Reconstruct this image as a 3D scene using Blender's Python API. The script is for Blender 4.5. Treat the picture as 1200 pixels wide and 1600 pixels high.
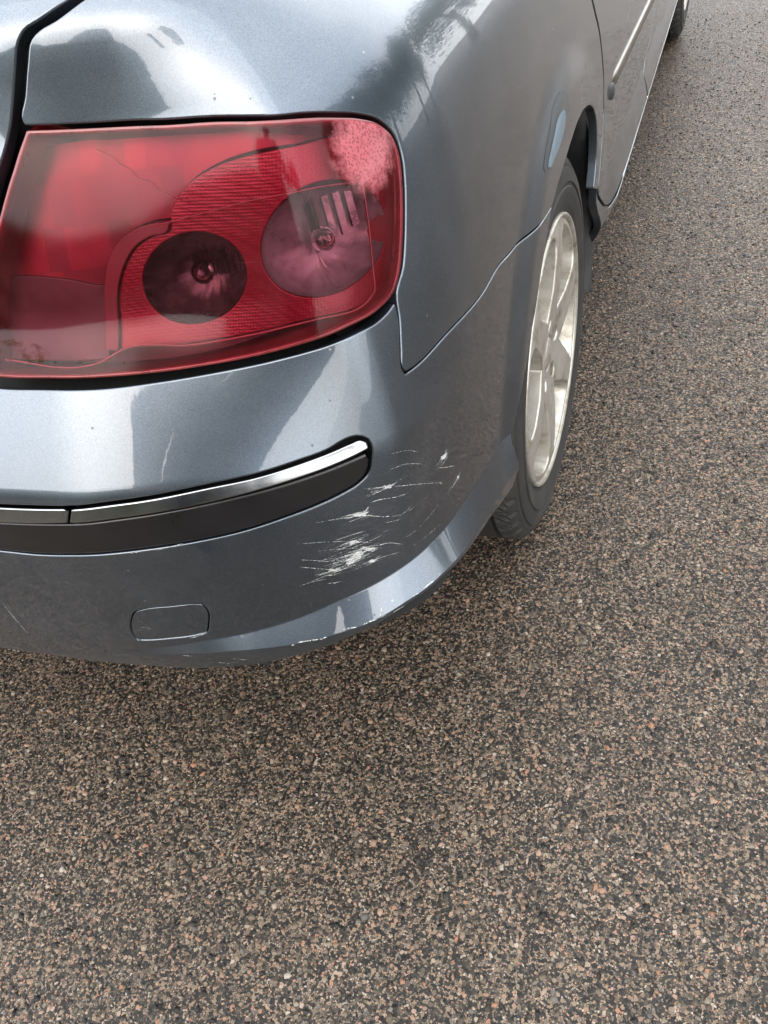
import bpy, bmesh, math, random
import numpy as np
from mathutils import Vector, Matrix
from mathutils.geometry import delaunay_2d_cdt

for o in list(bpy.data.objects): bpy.data.objects.remove(o, do_unlink=True)
sc = bpy.context.scene
COL = sc.collection
rng = np.random.default_rng(7)
R = math.radians

# ------------------------------------------------------------------ camera
cam = bpy.data.cameras.new('camera'); camo = bpy.data.objects.new('camera', cam); COL.objects.link(camo)
cam.sensor_fit = 'VERTICAL'; cam.sensor_height = 36.0; cam.lens = 36.0*1323.0/1600.0
cam.clip_start = .02; cam.clip_end = 500
_r = Vector((0.93683961, 0.31915687, -0.14307491)); _u = Vector((-0.12460518, 0.68678266, 0.71610273)); _f = Vector((-0.32681048, 0.65304553, -0.6831738))
M = Matrix((( _r.x, _u.x, -_f.x, 1.0937), (_r.y, _u.y, -_f.y, -1.1768), (_r.z, _u.z, -_f.z, 1.1312), (0, 0, 0, 1)))
camo.matrix_world = M
sc.camera = camo
sc.cycles.max_bounces = 7; sc.cycles.diffuse_bounces = 3; sc.cycles.glossy_bounces = 4; sc.cycles.transparent_max_bounces = 8; sc.cycles.caustics_reflective = False; sc.cycles.use_denoising = True

# ------------------------------------------------------------------ overcast sky
w = bpy.data.worlds.new('World'); sc.world = w; w.use_nodes = True
nt = w.node_tree; nt.nodes.clear()
out = nt.nodes.new('ShaderNodeOutputWorld'); bg = nt.nodes.new('ShaderNodeBackground')
sky = nt.nodes.new('ShaderNodeTexSky'); sky.sky_type = 'NISHITA'; sky.sun_disc = False
SUN_EL, SUN_AZ = R(38), R(190)
sky.sun_elevation = SUN_EL; sky.sun_rotation = SUN_AZ; sky.air_density = 1.0; sky.dust_density = 3.0
tc = nt.nodes.new('ShaderNodeTexCoord')
no = nt.nodes.new('ShaderNodeTexNoise'); no.inputs['Scale'].default_value = 1.7; no.inputs['Detail'].default_value = 5; no.inputs['Roughness'].default_value = .5
rp = nt.nodes.new('ShaderNodeValToRGB')
rp.color_ramp.elements[0].position = .3; rp.color_ramp.elements[0].color = (9.6, 9.9, 10.3, 1)
rp.color_ramp.elements[1].position = .72; rp.color_ramp.elements[1].color = (14.0, 14.0, 13.8, 1)
mx = nt.nodes.new('ShaderNodeMix'); mx.data_type = 'RGBA'; mx.inputs[0].default_value = .66
nt.links.new(tc.outputs['Generated'], no.inputs['Vector']); nt.links.new(no.outputs['Fac'], rp.inputs[0])
nt.links.new(sky.outputs[0], mx.inputs[6]); nt.links.new(rp.outputs[0], mx.inputs[7])
sx = nt.nodes.new('ShaderNodeSeparateXYZ'); nt.links.new(tc.outputs['Generated'], sx.inputs[0])
gr = nt.nodes.new('ShaderNodeMapRange'); gr.inputs[1].default_value = 0; gr.inputs[2].default_value = 1; gr.inputs[3].default_value = .92; gr.inputs[4].default_value = 1.18
nt.links.new(sx.outputs[2], gr.inputs[0])
mg = nt.nodes.new('ShaderNodeVectorMath'); mg.operation = 'SCALE'; nt.links.new(mx.outputs[2], mg.inputs[0]); nt.links.new(gr.outputs[0], mg.inputs['Scale'])
nt.links.new(mg.outputs[0], bg.inputs[0]); bg.inputs[1].default_value = .105
nt.links.new(bg.outputs[0], out.inputs[0])
sl = bpy.data.lights.new('sun', 'SUN'); sl.energy = .5; sl.angle = R(90); sl.color = (1, .96, .9)
so = bpy.data.objects.new('sun', sl); COL.objects.link(so)
sd = Vector((math.sin(SUN_AZ)*math.cos(SUN_EL), math.cos(SUN_AZ)*math.cos(SUN_EL), math.sin(SUN_EL)))
so.rotation_euler = sd.to_track_quat('Z', 'Y').to_euler(); so.location = sd*20
vs = sc.view_settings; vs.view_transform = 'Standard'; vs.look = 'None'; vs.gamma = 1; vs.exposure = 2.05; vs.use_curve_mapping = False

# ------------------------------------------------------------------ materials
def newmat(name):
    m = bpy.data.materials.new(name); m.use_nodes = True
    t = m.node_tree; b = t.nodes['Principled BSDF']
    return m, t, b
def N(t, kind, **kw):
    n = t.nodes.new('ShaderNode'+kind)
    for k, v in kw.items():
        if hasattr(n, k): setattr(n, k, v)
        else: n.inputs[k].default_value = v
    return n
def ramp(t, fac, stops, interp='LINEAR'):
    n = t.nodes.new('ShaderNodeValToRGB'); cr = n.color_ramp; cr.interpolation = interp
    while len(cr.elements) < len(stops): cr.elements.new(.5)
    for e, (p, c) in zip(cr.elements, stops):
        e.position = p; e.color = (*c, 1) if len(c) == 3 else c
    t.links.new(fac, n.inputs[0]); return n.outputs[0]
def mixc(t, fac, a, b, mode='MIX'):
    n = t.nodes.new('ShaderNodeMix'); n.data_type = 'RGBA'; n.blend_type = mode
    for i, v in ((0, fac), (6, a), (7, b)):
        if isinstance(v, (int, float)): n.inputs[i].default_value = v
        elif isinstance(v, tuple): n.inputs[i].default_value = (*v, 1)
        else: t.links.new(v, n.inputs[i])
    return n.outputs[2]
def mth(t, op, a, b=None, c=None):
    n = t.nodes.new('ShaderNodeMath'); n.operation = op
    for i, v in enumerate((a, b, c)):
        if v is None: continue
        if isinstance(v, (int, float)): n.inputs[i].default_value = v
        else: t.links.new(v, n.inputs[i])
    return n.outputs[0]
def objco(t): return N(t, 'TexCoord').outputs['Object']
def noise(t, co, scale, detail=3, rough=.5, dist=0):
    n = N(t, 'TexNoise'); n.inputs['Scale'].default_value = scale; n.inputs['Detail'].default_value = detail
    n.inputs['Roughness'].default_value = rough; n.inputs['Distortion'].default_value = dist
    t.links.new(co, n.inputs['Vector']); return n.outputs['Fac']
def bump(t, b, h, strength, dist=.001, coat=False):
    n = N(t, 'Bump'); n.inputs['Strength'].default_value = strength; n.inputs['Distance'].default_value = dist
    t.links.new(h, n.inputs['Height']); t.links.new(n.outputs[0], b.inputs['Normal'])
    if coat: t.links.new(n.outputs[0], b.inputs['Coat Normal'])

def plain(name, col, rough=.5, metal=0, var=.25, scale=40, bs=.15, coat=0):
    m, t, b = newmat(name); co = objco(t)
    f = noise(t, co, scale, 4, .6)
    c = ramp(t, f, [(.25, tuple(x*(1-var) for x in col)), (.75, tuple(min(1, x*(1+var)) for x in col))])
    t.links.new(c, b.inputs['Base Color']); b.inputs['Metallic'].default_value = metal
    b.inputs['Coat Weight'].default_value = coat
    r = mth(t, 'MULTIPLY_ADD', f, .25, rough-.12); t.links.new(r, b.inputs['Roughness'])
    if bs: bump(t, b, noise(t, co, scale*6, 3), bs, .0006)
    return m

def paint_mat():
    m, t, b = newmat('metallic_blue_grey_paint'); co = objco(t)
    flake = N(t, 'TexVoronoi'); flake.inputs['Scale'].default_value = 1400; t.links.new(co, flake.inputs['Vector'])
    fl = ramp(t, flake.outputs['Color'], [(0, (.058, .072, .089)), (1, (.098, .120, .145))])
    # dusty film and small dirt specks
    sp = N(t, 'TexVoronoi'); sp.inputs['Scale'].default_value = 70; t.links.new(co, sp.inputs['Vector'])
    ring = mth(t, 'LESS_THAN', sp.outputs['Distance'], .085)
    pick = N(t, 'SeparateColor'); t.links.new(sp.outputs['Color'], pick.inputs[0])
    spot = mth(t, 'MULTIPLY', ring, mth(t, 'GREATER_THAN', pick.outputs[0], .80))
    c = mixc(t, mth(t, 'MULTIPLY', spot, .7), fl, (.02, .019, .018))
    light = mth(t, 'MULTIPLY', ring, mth(t, 'LESS_THAN', pick.outputs[0], .05))
    c = mixc(t, mth(t, 'MULTIPLY', light, .6), c, (.3, .3, .29))
    film = noise(t, co, 9, 5, .65)
    dust = ramp(t, film, [(.45, (0, 0, 0)), (.8, (.10, .10, .10))])
    c = mixc(t, dust, c, (.16, .145, .13))
    t.links.new(c, b.inputs['Base Color'])
    mt = mth(t, 'SUBTRACT', .88, mth(t, 'MAXIMUM', mth(t, 'MULTIPLY', spot, .8), mth(t, 'MULTIPLY', dust, 1.5)))
    t.links.new(mt, b.inputs['Metallic'])
    b.inputs['Roughness'].default_value = .30
    t.links.new(mth(t, 'SUBTRACT', 1.0, mth(t, 'MULTIPLY', mth(t, 'MAXIMUM', spot, light), .85)), b.inputs['Coat Weight']); b.inputs['Coat IOR'].default_value = 1.5
    fine = noise(t, co, 24, 5, .6)
    cr = mth(t, 'MULTIPLY_ADD', fine, .06, .0); t.links.new(cr, b.inputs['Coat Roughness'])
    # orange peel: only the clear coat
    n = N(t, 'Bump'); n.inputs['Strength'].default_value = .035; n.inputs['Distance'].default_value = .0012
    h = mth(t, 'ADD', mth(t, 'MULTIPLY', noise(t, co, 160, 1, .5), .35), mth(t, 'MULTIPLY', noise(t, co, 18, 1, .5), 3.0)); t.links.new(h, n.inputs['Height'])
    t.links.new(n.outputs[0], b.inputs['Coat Normal'])
    return m

def asphalt_cols(): return [(0, (0.0055, 0.0049, 0.0040)), (.20, (0.0122, 0.0105, 0.0083)), (.38, (0.0281, 0.0229, 0.0171)), (.50, (0.0610, 0.0470, 0.0329)), (.62, (0.1074, 0.0811, 0.0555)),
        (.74, (0.1708, 0.1281, 0.0878)), (.81, (0.1952, 0.1208, 0.0793)), (.85, (0.0634, 0.0610, 0.0561)), (.92, (0.2440, 0.1952, 0.1415)), (.965, (0.2318, 0.1074, 0.0610)), (1, (0.28, 0.25, 0.21))]
def ground_mat():
    m, t, b = newmat('asphalt'); co = objco(t)
    wb = N(t, 'TexNoise'); wb.noise_dimensions = '2D'; wb.inputs['Scale'].default_value = 420; wb.inputs['Detail'].default_value = 1; t.links.new(co, wb.inputs['Vector'])
    vm = N(t, 'VectorMath'); vm.operation = 'MULTIPLY_ADD'; vm.inputs[1].default_value = (.0022, .0022, 0); t.links.new(wb.outputs['Color'], vm.inputs[0]); t.links.new(co, vm.inputs[2])
    def vor(scale, feat='F1'):
        n = N(t, 'TexVoronoi'); n.voronoi_dimensions = '2D'; n.feature = feat; n.inputs['Scale'].default_value = scale; t.links.new(vm.outputs[0], n.inputs['Vector']); return n
    v1 = vor(340); v2 = vor(150)
    s1 = N(t, 'SeparateColor'); t.links.new(v1.outputs['Color'], s1.inputs[0]); s2 = N(t, 'SeparateColor'); t.links.new(v2.outputs['Color'], s2.inputs[0])
    big = mth(t, 'MULTIPLY', mth(t, 'GREATER_THAN', s2.outputs[1], .62), mth(t, 'LESS_THAN', v2.outputs['Distance'], .42))
    f = mth(t, 'ADD', mth(t, 'MULTIPLY', s1.outputs[0], mth(t, 'SUBTRACT', 1.0, big)), mth(t, 'MULTIPLY', s2.outputs[0], big))
    c = ramp(t, f, asphalt_cols())
    e1 = vor(340, 'DISTANCE_TO_EDGE'); c = mixc(t, mth(t, 'MULTIPLY', mth(t, 'LESS_THAN', e1.outputs['Distance'], .085), mth(t, 'SUBTRACT', 1.0, big)), c, (.005, .0045, .004))
    wear = noise(t, co, 2.2, 4, .6)
    c = mixc(t, ramp(t, wear, [(.38, (0, 0, 0)), (.68, (.5, .5, .5))]), c, mixc(t, 1.0, c, (.62, .60, .58), 'MULTIPLY'))
    t.links.new(c, b.inputs['Base Color'])
    t.links.new(mth(t, 'MULTIPLY_ADD', s1.outputs[1], .4, .36), b.inputs['Roughness'])
    b.inputs['Specular IOR Level'].default_value = .3
    bump(t, b, mth(t, 'ADD', s1.outputs[2], mth(t, 'MULTIPLY', big, mth(t, 'MULTIPLY_ADD', s2.outputs[2], .8, .5))), 1.0, .0026)
    return m
def chip_mat():
    m, t, b = newmat('crushed_stone'); co = objco(t)
    a = N(t, 'Attribute'); a.attribute_name = 'rnd'
    c = ramp(t, a.outputs['Fac'], asphalt_cols())
    g = noise(t, co, 700, 1, .7)
    c = mixc(t, ramp(t, g, [(.35, (0, 0, 0)), (.7, (.5, .5, .5))]), c, mixc(t, 1.0, c, (.45, .43, .41), 'MULTIPLY'))
    wear = noise(t, co, 2.2, 4, .6)
    c = mixc(t, ramp(t, wear, [(.38, (0, 0, 0)), (.68, (.5, .5, .5))]), c, mixc(t, 1.0, c, (.62, .60, .58), 'MULTIPLY'))
    t.links.new(c, b.inputs['Base Color'])
    t.links.new(mth(t, 'MULTIPLY_ADD', noise(t, co, 90, 1), .5, .28), b.inputs['Roughness'])
    b.inputs['Specular IOR Level'].default_value = .3
    return m

def glass_like(name, tint, ior=1.6, rough=.03, haze=None, hz=(.5, .2, .2), hzamt=0.0, scuff=True):
    """thin clear or tinted plastic: see-through sheet with a Fresnel sheen and a little weathering"""
    m = bpy.data.materials.new(name); m.use_nodes = True; t = m.node_tree; t.nodes.clear()
    o = t.nodes.new('ShaderNodeOutputMaterial'); tr = t.nodes.new('ShaderNodeBsdfTransparent'); gl = t.nodes.new('ShaderNodeBsdfGlossy')
    fr = t.nodes.new('ShaderNodeFresnel'); mi = t.nodes.new('ShaderNodeMixShader'); fr.inputs[0].default_value = ior
    tr.inputs[0].default_value = (*tint, 1); gl.inputs['Roughness'].default_value = rough
    co = objco(t)
    bn = t.nodes.new('ShaderNodeBump'); bn.inputs['Strength'].default_value = .02; bn.inputs['Distance'].default_value = .001
    t.links.new(noise(t, co, 60, 3), bn.inputs['Height']); t.links.new(bn.outputs[0], gl.inputs['Normal'])
    base = tr.outputs[0]
    if hzamt > 0:
        df = t.nodes.new('ShaderNodeBsdfDiffuse'); df.inputs[0].default_value = (*hz, 1)
        m2 = t.nodes.new('ShaderNodeMixShader')
        f = haze(t, co) if haze else hzamt
        if haze: t.links.new(f, m2.inputs[0])
        else: m2.inputs[0].default_value = hzamt
        t.links.new(tr.outputs[0], m2.inputs[1]); t.links.new(df.outputs[0], m2.inputs[2]); base = m2.outputs[0]
    t.links.new(fr.outputs[0], mi.inputs[0]); t.links.new(base, mi.inputs[1]); t.links.new(gl.outputs[0], mi.inputs[2])
    t.links.new(mi.outputs[0], o.inputs[0])
    return m

def lens_haze(t, co):
    a = noise(t, co, 26, 6, .7)
    f = ramp(t, a, [(.40, (.006, .006, .006)), (.75, (.035, .035, .035))])
    # crazed, frosted patch at the upper outer corner of the lens
    vm = N(t, 'VectorMath'); vm.operation = 'DISTANCE'; vm.inputs[1].default_value = HAZE_C; t.links.new(co, vm.inputs[0])
    d = mth(t, 'ADD', vm.outputs['Value'], mth(t, 'MULTIPLY', noise(t, co, 110, 5, .7), .030))
    patch = ramp(t, d, [(.036, (.55, .55, .55)), (.050, (0, 0, 0))])
    sp = N(t, 'TexVoronoi'); sp.inputs['Scale'].default_value = 420; t.links.new(co, sp.inputs['Vector'])
    cr = ramp(t, sp.outputs['Distance'], [(.2, (.55, .55, .55)), (.6, (1, 1, 1))])
    # fine scratches
    mp = N(t, 'Mapping'); mp.inputs['Rotation'].default_value = (0, R(24), 0); mp.inputs['Scale'].default_value = (14, 14, 520); t.links.new(co, mp.inputs[0])
    sc_ = ramp(t, noise(t, mp.outputs[0], 1, 3, .6), [(.66, (0, 0, 0)), (.74, (.05, .05, .05))])
    return mth(t, 'ADD', mth(t, 'ADD', f, mth(t, 'MULTIPLY', patch, cr)), sc_)

def red_reflex_mat():
    m, t, b = newmat('red_reflex_plastic'); co = objco(t)
    v = N(t, 'TexVoronoi'); v.inputs['Scale'].default_value = 400; v.inputs['Randomness'].default_value = .12; t.links.new(co, v.inputs['Vector'])
    c = ramp(t, v.outputs['Distance'], [(.1, (.15, .0008, .014)), (.6, (.11, .0006, .010))])
    t.links.new(c, b.inputs['Base Color']); b.inputs['Roughness'].default_value = .28; b.inputs['Metallic'].default_value = .35
    bump(t, b, v.outputs['Distance'], .18, .002)
    return m
def red_flute_mat():
    m, t, b = newmat('red_fluted_reflector'); co = objco(t)
    br = N(t, 'TexBrick'); br.inputs['Scale'].default_value = 1.0; br.offset = .37
    mp = N(t, 'Mapping'); mp.inputs['Rotation'].default_value = (R(90), 0, 0); t.links.new(co, mp.inputs[0])
    br.inputs['Brick Width'].default_value = .019; br.inputs['Row Height'].default_value = .034; br.inputs['Mortar Size'].default_value = .0003
    br.inputs['Color1'].default_value = (.8, .8, .8, 1); br.inputs['Color2'].default_value = (.2, .2, .2, 1); br.inputs['Mortar'].default_value = (.3, .3, .3, 1)
    t.links.new(mp.outputs[0], br.inputs['Vector'])
    big = noise(t, co, 14, 2, .5)
    c = ramp(t, mth(t, 'ADD', mth(t, 'MULTIPLY', br.outputs['Color'], .32), mth(t, 'MULTIPLY', big, .68)), [(.30, (.060, .0006, .006)), (.5, (.092, .0008, .010)), (.66, (.15, .0014, .016))])
    t.links.new(c, b.inputs['Base Color']); b.inputs['Roughness'].default_value = .35; b.inputs['Metallic'].default_value = .5
    bump(t, b, mth(t, 'ADD', mth(t, 'MULTIPLY', noise(t, co, 25, 1, .5), .5), mth(t, 'MULTIPLY', br.outputs['Color'], .4)), .25, .003)
    return m
def alloy_mat():
    m, t, b = newmat('dirty_silver_alloy'); co = objco(t)
    d = noise(t, co, 22, 6, .7)
    c = ramp(t, d, [(.3, (.46, .445, .405)), (.52, (.38, .355, .305)), (.72, (.16, .13, .09))])
    sp = noise(t, co, 160, 4, .7)
    c = mixc(t, ramp(t, sp, [(.62, (0, 0, 0)), (.75, (.6, .6, .6))]), c, (.20, .15, .10))
    t.links.new(c, b.inputs['Base Color']); b.inputs['Metallic'].default_value = .6
    t.links.new(mth(t, 'MULTIPLY_ADD', d, .35, .2), b.inputs['Roughness'])
    bump(t, b, sp, .1, .0005)
    return m
def tyre_mat():
    m, t, b = newmat('dusty_tyre_rubber'); co = objco(t)
    d = noise(t, co, 16, 6, .7)
    c = ramp(t, d, [(.3, (.0065, .006, .0053)), (.55, (.0145, .013, .011)), (.8, (.036, .031, .024))])
    t.links.new(c, b.inputs['Base Color']); b.inputs['Roughness'].default_value = .75
    bump(t, b, noise(t, co, 300, 3), .25, .0008)
    return m
def leaf_mat(name, a, c_):
    m, t, b = newmat(name); co = objco(t)
    c = ramp(t, noise(t, co, 3, 3), [(.3, a), (.7, c_)])
    t.links.new(c, b.inputs['Base Color']); b.inputs['Roughness'].default_value = .6
    return m

# ------------------------------------------------------------------ body surface
D=np.radians
def sstep(x,a,b):
    t=np.clip((x-a)/(b-a),0,1); return t*t*(3-2*t)
# ---- plan curve (seen from above), arclength s from the car's centre line round the right rear corner and forward
S0,S1,DS=-0.02,6.2,0.002
_s=np.arange(S0,S1,DS)
SK=.578   # soft kink
SC=.872   # corner crease
def theta(s):
    a=7.0*np.clip(s/SK,-1,1)+9.0*sstep(s,SK-.02,SK+.03)+17*np.clip((s-SK)/(SC-SK),0,1)
    a=a+45*sstep(s,SC-.014,SC+.03)+10*sstep(s,SC,SC+.28)+2.4*np.clip((s-SC-.2)/.35,0,1)
    a=a-.35*np.clip((s-1.4)/.3,0,1)+78*sstep(s,4.72,5.16)+12*np.clip((s-5.1)/.8,0,1)
    return a
_th=D(theta(_s))
_px=np.concatenate([[0],np.cumsum(np.cos(_th)*DS)[:-1]]);_py=np.concatenate([[0],np.cumsum(np.sin(_th)*DS)[:-1]])
_px-=np.interp(0.,_s,_px)
XS=.575;YS=-.765
ik=np.argmin(abs(_px-XS)); _py+=YS-_py[ik]
# inward fan direction, smoothed
_k=np.ones(161)/161
_al=np.convolve(np.pad(_th,80,mode='edge'),_k,'valid')*np.clip(_s/.3,0,1)
_kw=np.ones(131)/131
_sx=np.convolve(np.concatenate([-_px[1:66][::-1]+2*0,_px,np.full(65,_px[-1])])[0:len(_px)+130],_kw,'valid')
_sy=np.convolve(np.pad(_py,65,mode='edge'),_kw,'valid')
_sx=np.where(_s<.2,_px,_sx);_sy=np.where(_s<.2,_py,_sy)
_k2=np.ones(61)/61
_lx=np.where(_s<.2,_px,np.convolve(np.pad(_px,30,mode='edge'),_k2,'valid'));_ly=np.where(_s<.2,_py,np.convolve(np.pad(_py,30,mode='edge'),_k2,'valid'))
# ---- section profiles
V0,V1,DV=.20,1.9,.001
_v=np.arange(V0,V1,DV)
def prof(kn,sm=9,z0=V0,i0=0,vref=.60):
    kv,kp=np.array(kn).T
    ph=np.interp(_v,kv,kp); ph=np.convolve(np.pad(ph,sm//2,mode='edge'),np.ones(sm)/sm,'valid'); ph=D(ph)
    I=np.cumsum(np.sin(ph))*DV;Z=np.cumsum(np.cos(ph))*DV
    j=np.argmin(abs(_v-vref)); return I-I[j],Z-Z[j]+vref
REAR=[(.2,-60),(.36,-50),(.40,-10),(.46,-2),(.58,1),(.650,5),(.662,33),(.80,34),(.82,17),(.90,19),(.95,22),(.962,9),(1.0,7),(1.02,12),(1.035,34),(1.07,70),(1.12,80),(1.9,84)]
SIDE=[(.2,-35),(.36,-20),(.42,-4),(.5,0),(.65,2),(.78,6),(.86,11),(.92,24),(.98,52),(1.04,70),(1.1,78),(1.9,84)]
_Ir,_Zr=prof(REAR);_Is,_Zs=prof(SIDE,41)
ARCH=[(0.0,.325,.375),(2.725,.325,.375)]
def wr(s): return 1-sstep(s,SC-.22,SC+.22)
LIPU=None
def B(s,v):
    s=np.asarray(s,float);v=np.asarray(v,float);sg=np.where(s<0,-1.,1.);s=abs(s)
    px=np.interp(s,_s,_px);py=np.interp(s,_s,_py);al=np.interp(s,_s,_al);th=np.interp(s,_s,_th)
    q=sstep(v,.925,1.02)*sstep(s,.2,.4); px=px+(np.interp(s,_s,_sx)-px)*q; py=py+(np.interp(s,_s,_sy)-py)*q
    q2=(1-sstep(v,.47,.60))*sstep(s,.2,.4); px=px+(np.interp(s,_s,_lx)-px)*q2; py=py+(np.interp(s,_s,_ly)-py)*q2
    w=wr(s)
    I=w*np.interp(v,_v,_Ir)+(1-w)*np.interp(v,_v,_Is)
    z=w*np.interp(v,_v,_Zr)+(1-w)*np.interp(v,_v,_Zs)
    x=px-np.sin(al)*I; y=py+np.cos(al)*I
    # bottom lip / sill flare: pushes outward below a crease
    L=lip(s,v); x=x+np.sin(th)*L; y=y-np.cos(th)*L
    # wheel arch flares
    for (yc,zc,R) in ARCH:
        r=np.hypot(y-yc,z-zc); f=.012*(1-sstep(r,R+.026,R+.08))*(1-.8*sstep(y-yc,.0,.25))*(x>.4)*sstep(z,.40,.47)
        x=x+f
    return np.stack([x*sg,y,z],-1)
LW=([.0,.55,.67,.7245,.80,.8585,.895,.95,1.0,1.1,1.4,1.41,4],[.008,.009,.014,.020,.028,.028,.027,.032,.040,.045,.045,.075,.075])
_g=np.arange(0,6.3,.002)
def _sm(T):
    y=np.interp(_g,*T); k=np.ones(25)/25
    for _ in range(2): y=np.where(_g<1.36,np.convolve(np.pad(y,12,mode='edge'),k,'valid'),y)
    return y
_lw=_sm(LW)
def lipw(s): return np.interp(s,_g,_lw)
def lip(s,v):
    amp=(.78-.42*sstep(s,.87,1.04))*lipw(s)*sstep(s,.52,.70); amp=np.where(s>1.4,np.interp(s,[1.4,1.85,2.0],[.012,.014,.030]),amp)
    k=np.clip((lipv(s)-v)/lipw(s),0,1.0)
    return amp*k
LV=([0,.45,.547,.6705,.729,.8118,.863,.9046,.9681,1.0404,1.1287,1.4,1.45,3.6],[.41,.42,.4330,.4497,.4567,.4811,.4965,.503,.4962,.4915,.4794,.475,.45,.42])
_lv=_sm(LV)
def lipv(s): return np.interp(s,_g,_lv)
def nrm(F,s,v,e=5e-4):
    a=F(s+e,v)-F(s-e,v);b=F(s,v+e)-F(s,v-e);n=np.cross(a,b);return n/np.linalg.norm(n,axis=-1,keepdims=True)
def normal(s,v): return nrm(B,s,v)
def lens0(s,v):
    s=np.asarray(s,float);v=np.asarray(v,float);a=0
    for k in np.linspace(-.03,.03,9): a=a+B(s+k,v)
    return a/9
def lens(s,v,d=0.0):
    p=lens0(s,v);n=nrm(lens0,s,v,2e-3)
    b=.005*np.sin(np.pi*np.clip((v-.752)/(.965-.752),0,1))*np.clip((s-.5)/.1,0,1)*np.clip((1.0-s)/.08,0,1)
    return p+n*(b-d)[...,None]
def off(d): return lambda s,v: B(s,v)+normal(s,v)*d
def lens_in(d): return lambda s,v: lens(s,v,d*np.ones(np.shape(s)))

# outlines of the panels on that surface
LAMP=[(0.61,0.9656),(0.6736,0.9603),(0.755,0.9539),(0.8384,0.9471),(0.9046,0.9349),(0.9456,0.9212),(0.9703,0.9111),(0.9912,0.8981),(1.0014,0.8827),(1.0019,0.8666),(0.9952,0.8463),(0.9856,0.8258),(0.9733,0.803),(0.9615,0.7863),(0.9438,0.7719),(0.9165,0.7679),(0.8794,0.7703),(0.8451,0.7647),(0.7975,0.7599),(0.7361,0.7574),(0.6803,0.7576),(0.6304,0.7597),(0.5761,0.7631),(0.5197,0.7639)]
GAP=[(0.6976,1.0441),(0.6695,1.0334),(0.6524,1.0288),(0.6423,1.0236),(0.6312,1.0076),(0.6189,0.9869),(0.6087,0.9699),(0.5926,0.9508),(0.5789,0.9331),(0.5683,0.919)]
BTOP=[(0.5187,0.757),(0.575,0.7564),(0.6292,0.7532),(0.6793,0.7527),(0.7349,0.7536),(0.7961,0.7561),(0.8464,0.7603),(0.8839,0.765),(0.9123,0.7622),(0.9313,0.7637)]
SEAM=[(0.9397,0.7661),(0.9367,0.749),(0.9278,0.7285),(0.9209,0.7098),(0.9229,0.7032),(0.9311,0.7015),(1.002,0.6975),(1.1044,0.6868),(1.1488,0.6857),(1.2064,0.6746),(1.2551,0.6669),(1.2863,0.6633),(1.3157,0.6586),(1.362,0.6513)]
CHR_T=[(0.4995,0.6454),(0.5382,0.6462),(0.5757,0.6473),(0.6109,0.6494),(0.6504,0.6506),(0.7105,0.6542),(0.7522,0.6558),(0.7929,0.6604),(0.8226,0.6648),(0.8445,0.669)]
CHR_B=[(0.4911,0.6282),(0.5305,0.6294),(0.5693,0.6317),(0.6054,0.6342),(0.6456,0.6358),(0.7064,0.6393),(0.7487,0.6426),(0.7894,0.6471),(0.8187,0.6513),(0.8435,0.6561),(0.8575,0.6595)]
RUB_B=[(0.4694,0.5855),(0.5129,0.5841),(0.5534,0.5867),(0.5888,0.5899),(0.6244,0.5913),(0.6749,0.5933),(0.7282,0.5977),(0.763,0.6036),(0.7978,0.6106),(0.8235,0.6177),(0.8406,0.6247),(0.8515,0.6341),(0.8568,0.6494),(0.8595,0.6622),(0.8584,0.6679),(0.852,0.6703)]
TOW=[(0.5772,0.4887),(0.5861,0.5007),(0.5967,0.5047),(0.6284,0.5071),(0.6485,0.5072),(0.658,0.5055),(0.6603,0.4978),(0.6543,0.4708),(0.6502,0.4615),(0.6403,0.4586),(0.6035,0.4543),(0.5846,0.4524),(0.5705,0.4521),(0.5689,0.4614)]
ARCHR=[(1.466,0.6671),(1.4172,0.6612),(1.3705,0.6514),(1.3378,0.6354),(1.3059,0.6161),(1.2791,0.5963),(1.2533,0.5761),(1.2251,0.5577),(1.201,0.5369),(1.1751,0.5203),(1.1553,0.5033),(1.1405,0.4882),(1.1251,0.4756),(1.1152,0.4563),(1.1102,0.4355)]
ARCHF=[(1.5018,0.672),(1.5576,0.6767),(1.6151,0.671),(1.6825,0.6565),(1.7308,0.6411),(1.7662,0.6235),(1.793,0.5948),(1.8015,0.5679),(1.7995,0.5241),(1.778,0.4883)]
DOOR=[(1.7974,0.7702),(1.8175,0.7457),(1.841,0.7202),(1.8606,0.6894),(1.8714,0.6641),(1.8848,0.6311),(1.8861,0.6001),(1.8844,0.566),(1.8618,0.5401),(1.8466,0.5022),(1.8288,0.4644),(1.8764,0.4225),(1.9148,0.3946)]
FD=[(2.7864,0.5136),(2.6611,0.4586),(2.5111,0.4226)]
MOULD=[(1.9956,0.5826),(2.305,0.5588),(2.7342,0.527)]
CREASE=[(0.9007,0.7561),(0.8676,0.6631)]
PATCH_OUT=[(1.5138,0.7316),(1.5045,0.7428),(1.4841,0.7492),(1.459,0.7495),(1.4321,0.7454),(1.4021,0.7336),(1.3668,0.7208),(1.3457,0.7089),(1.3466,0.7008),(1.3753,0.6963),(1.4273,0.6954),(1.4759,0.7012),(1.5092,0.7131)]
PATCH_IN=[(1.4825,0.7189),(1.4778,0.7278),(1.4627,0.7325),(1.4365,0.7321),(1.4051,0.7232),(1.3709,0.7114),(1.3557,0.7047),(1.3627,0.7001),(1.3971,0.6982),(1.438,0.7),(1.4634,0.7061)]
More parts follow.
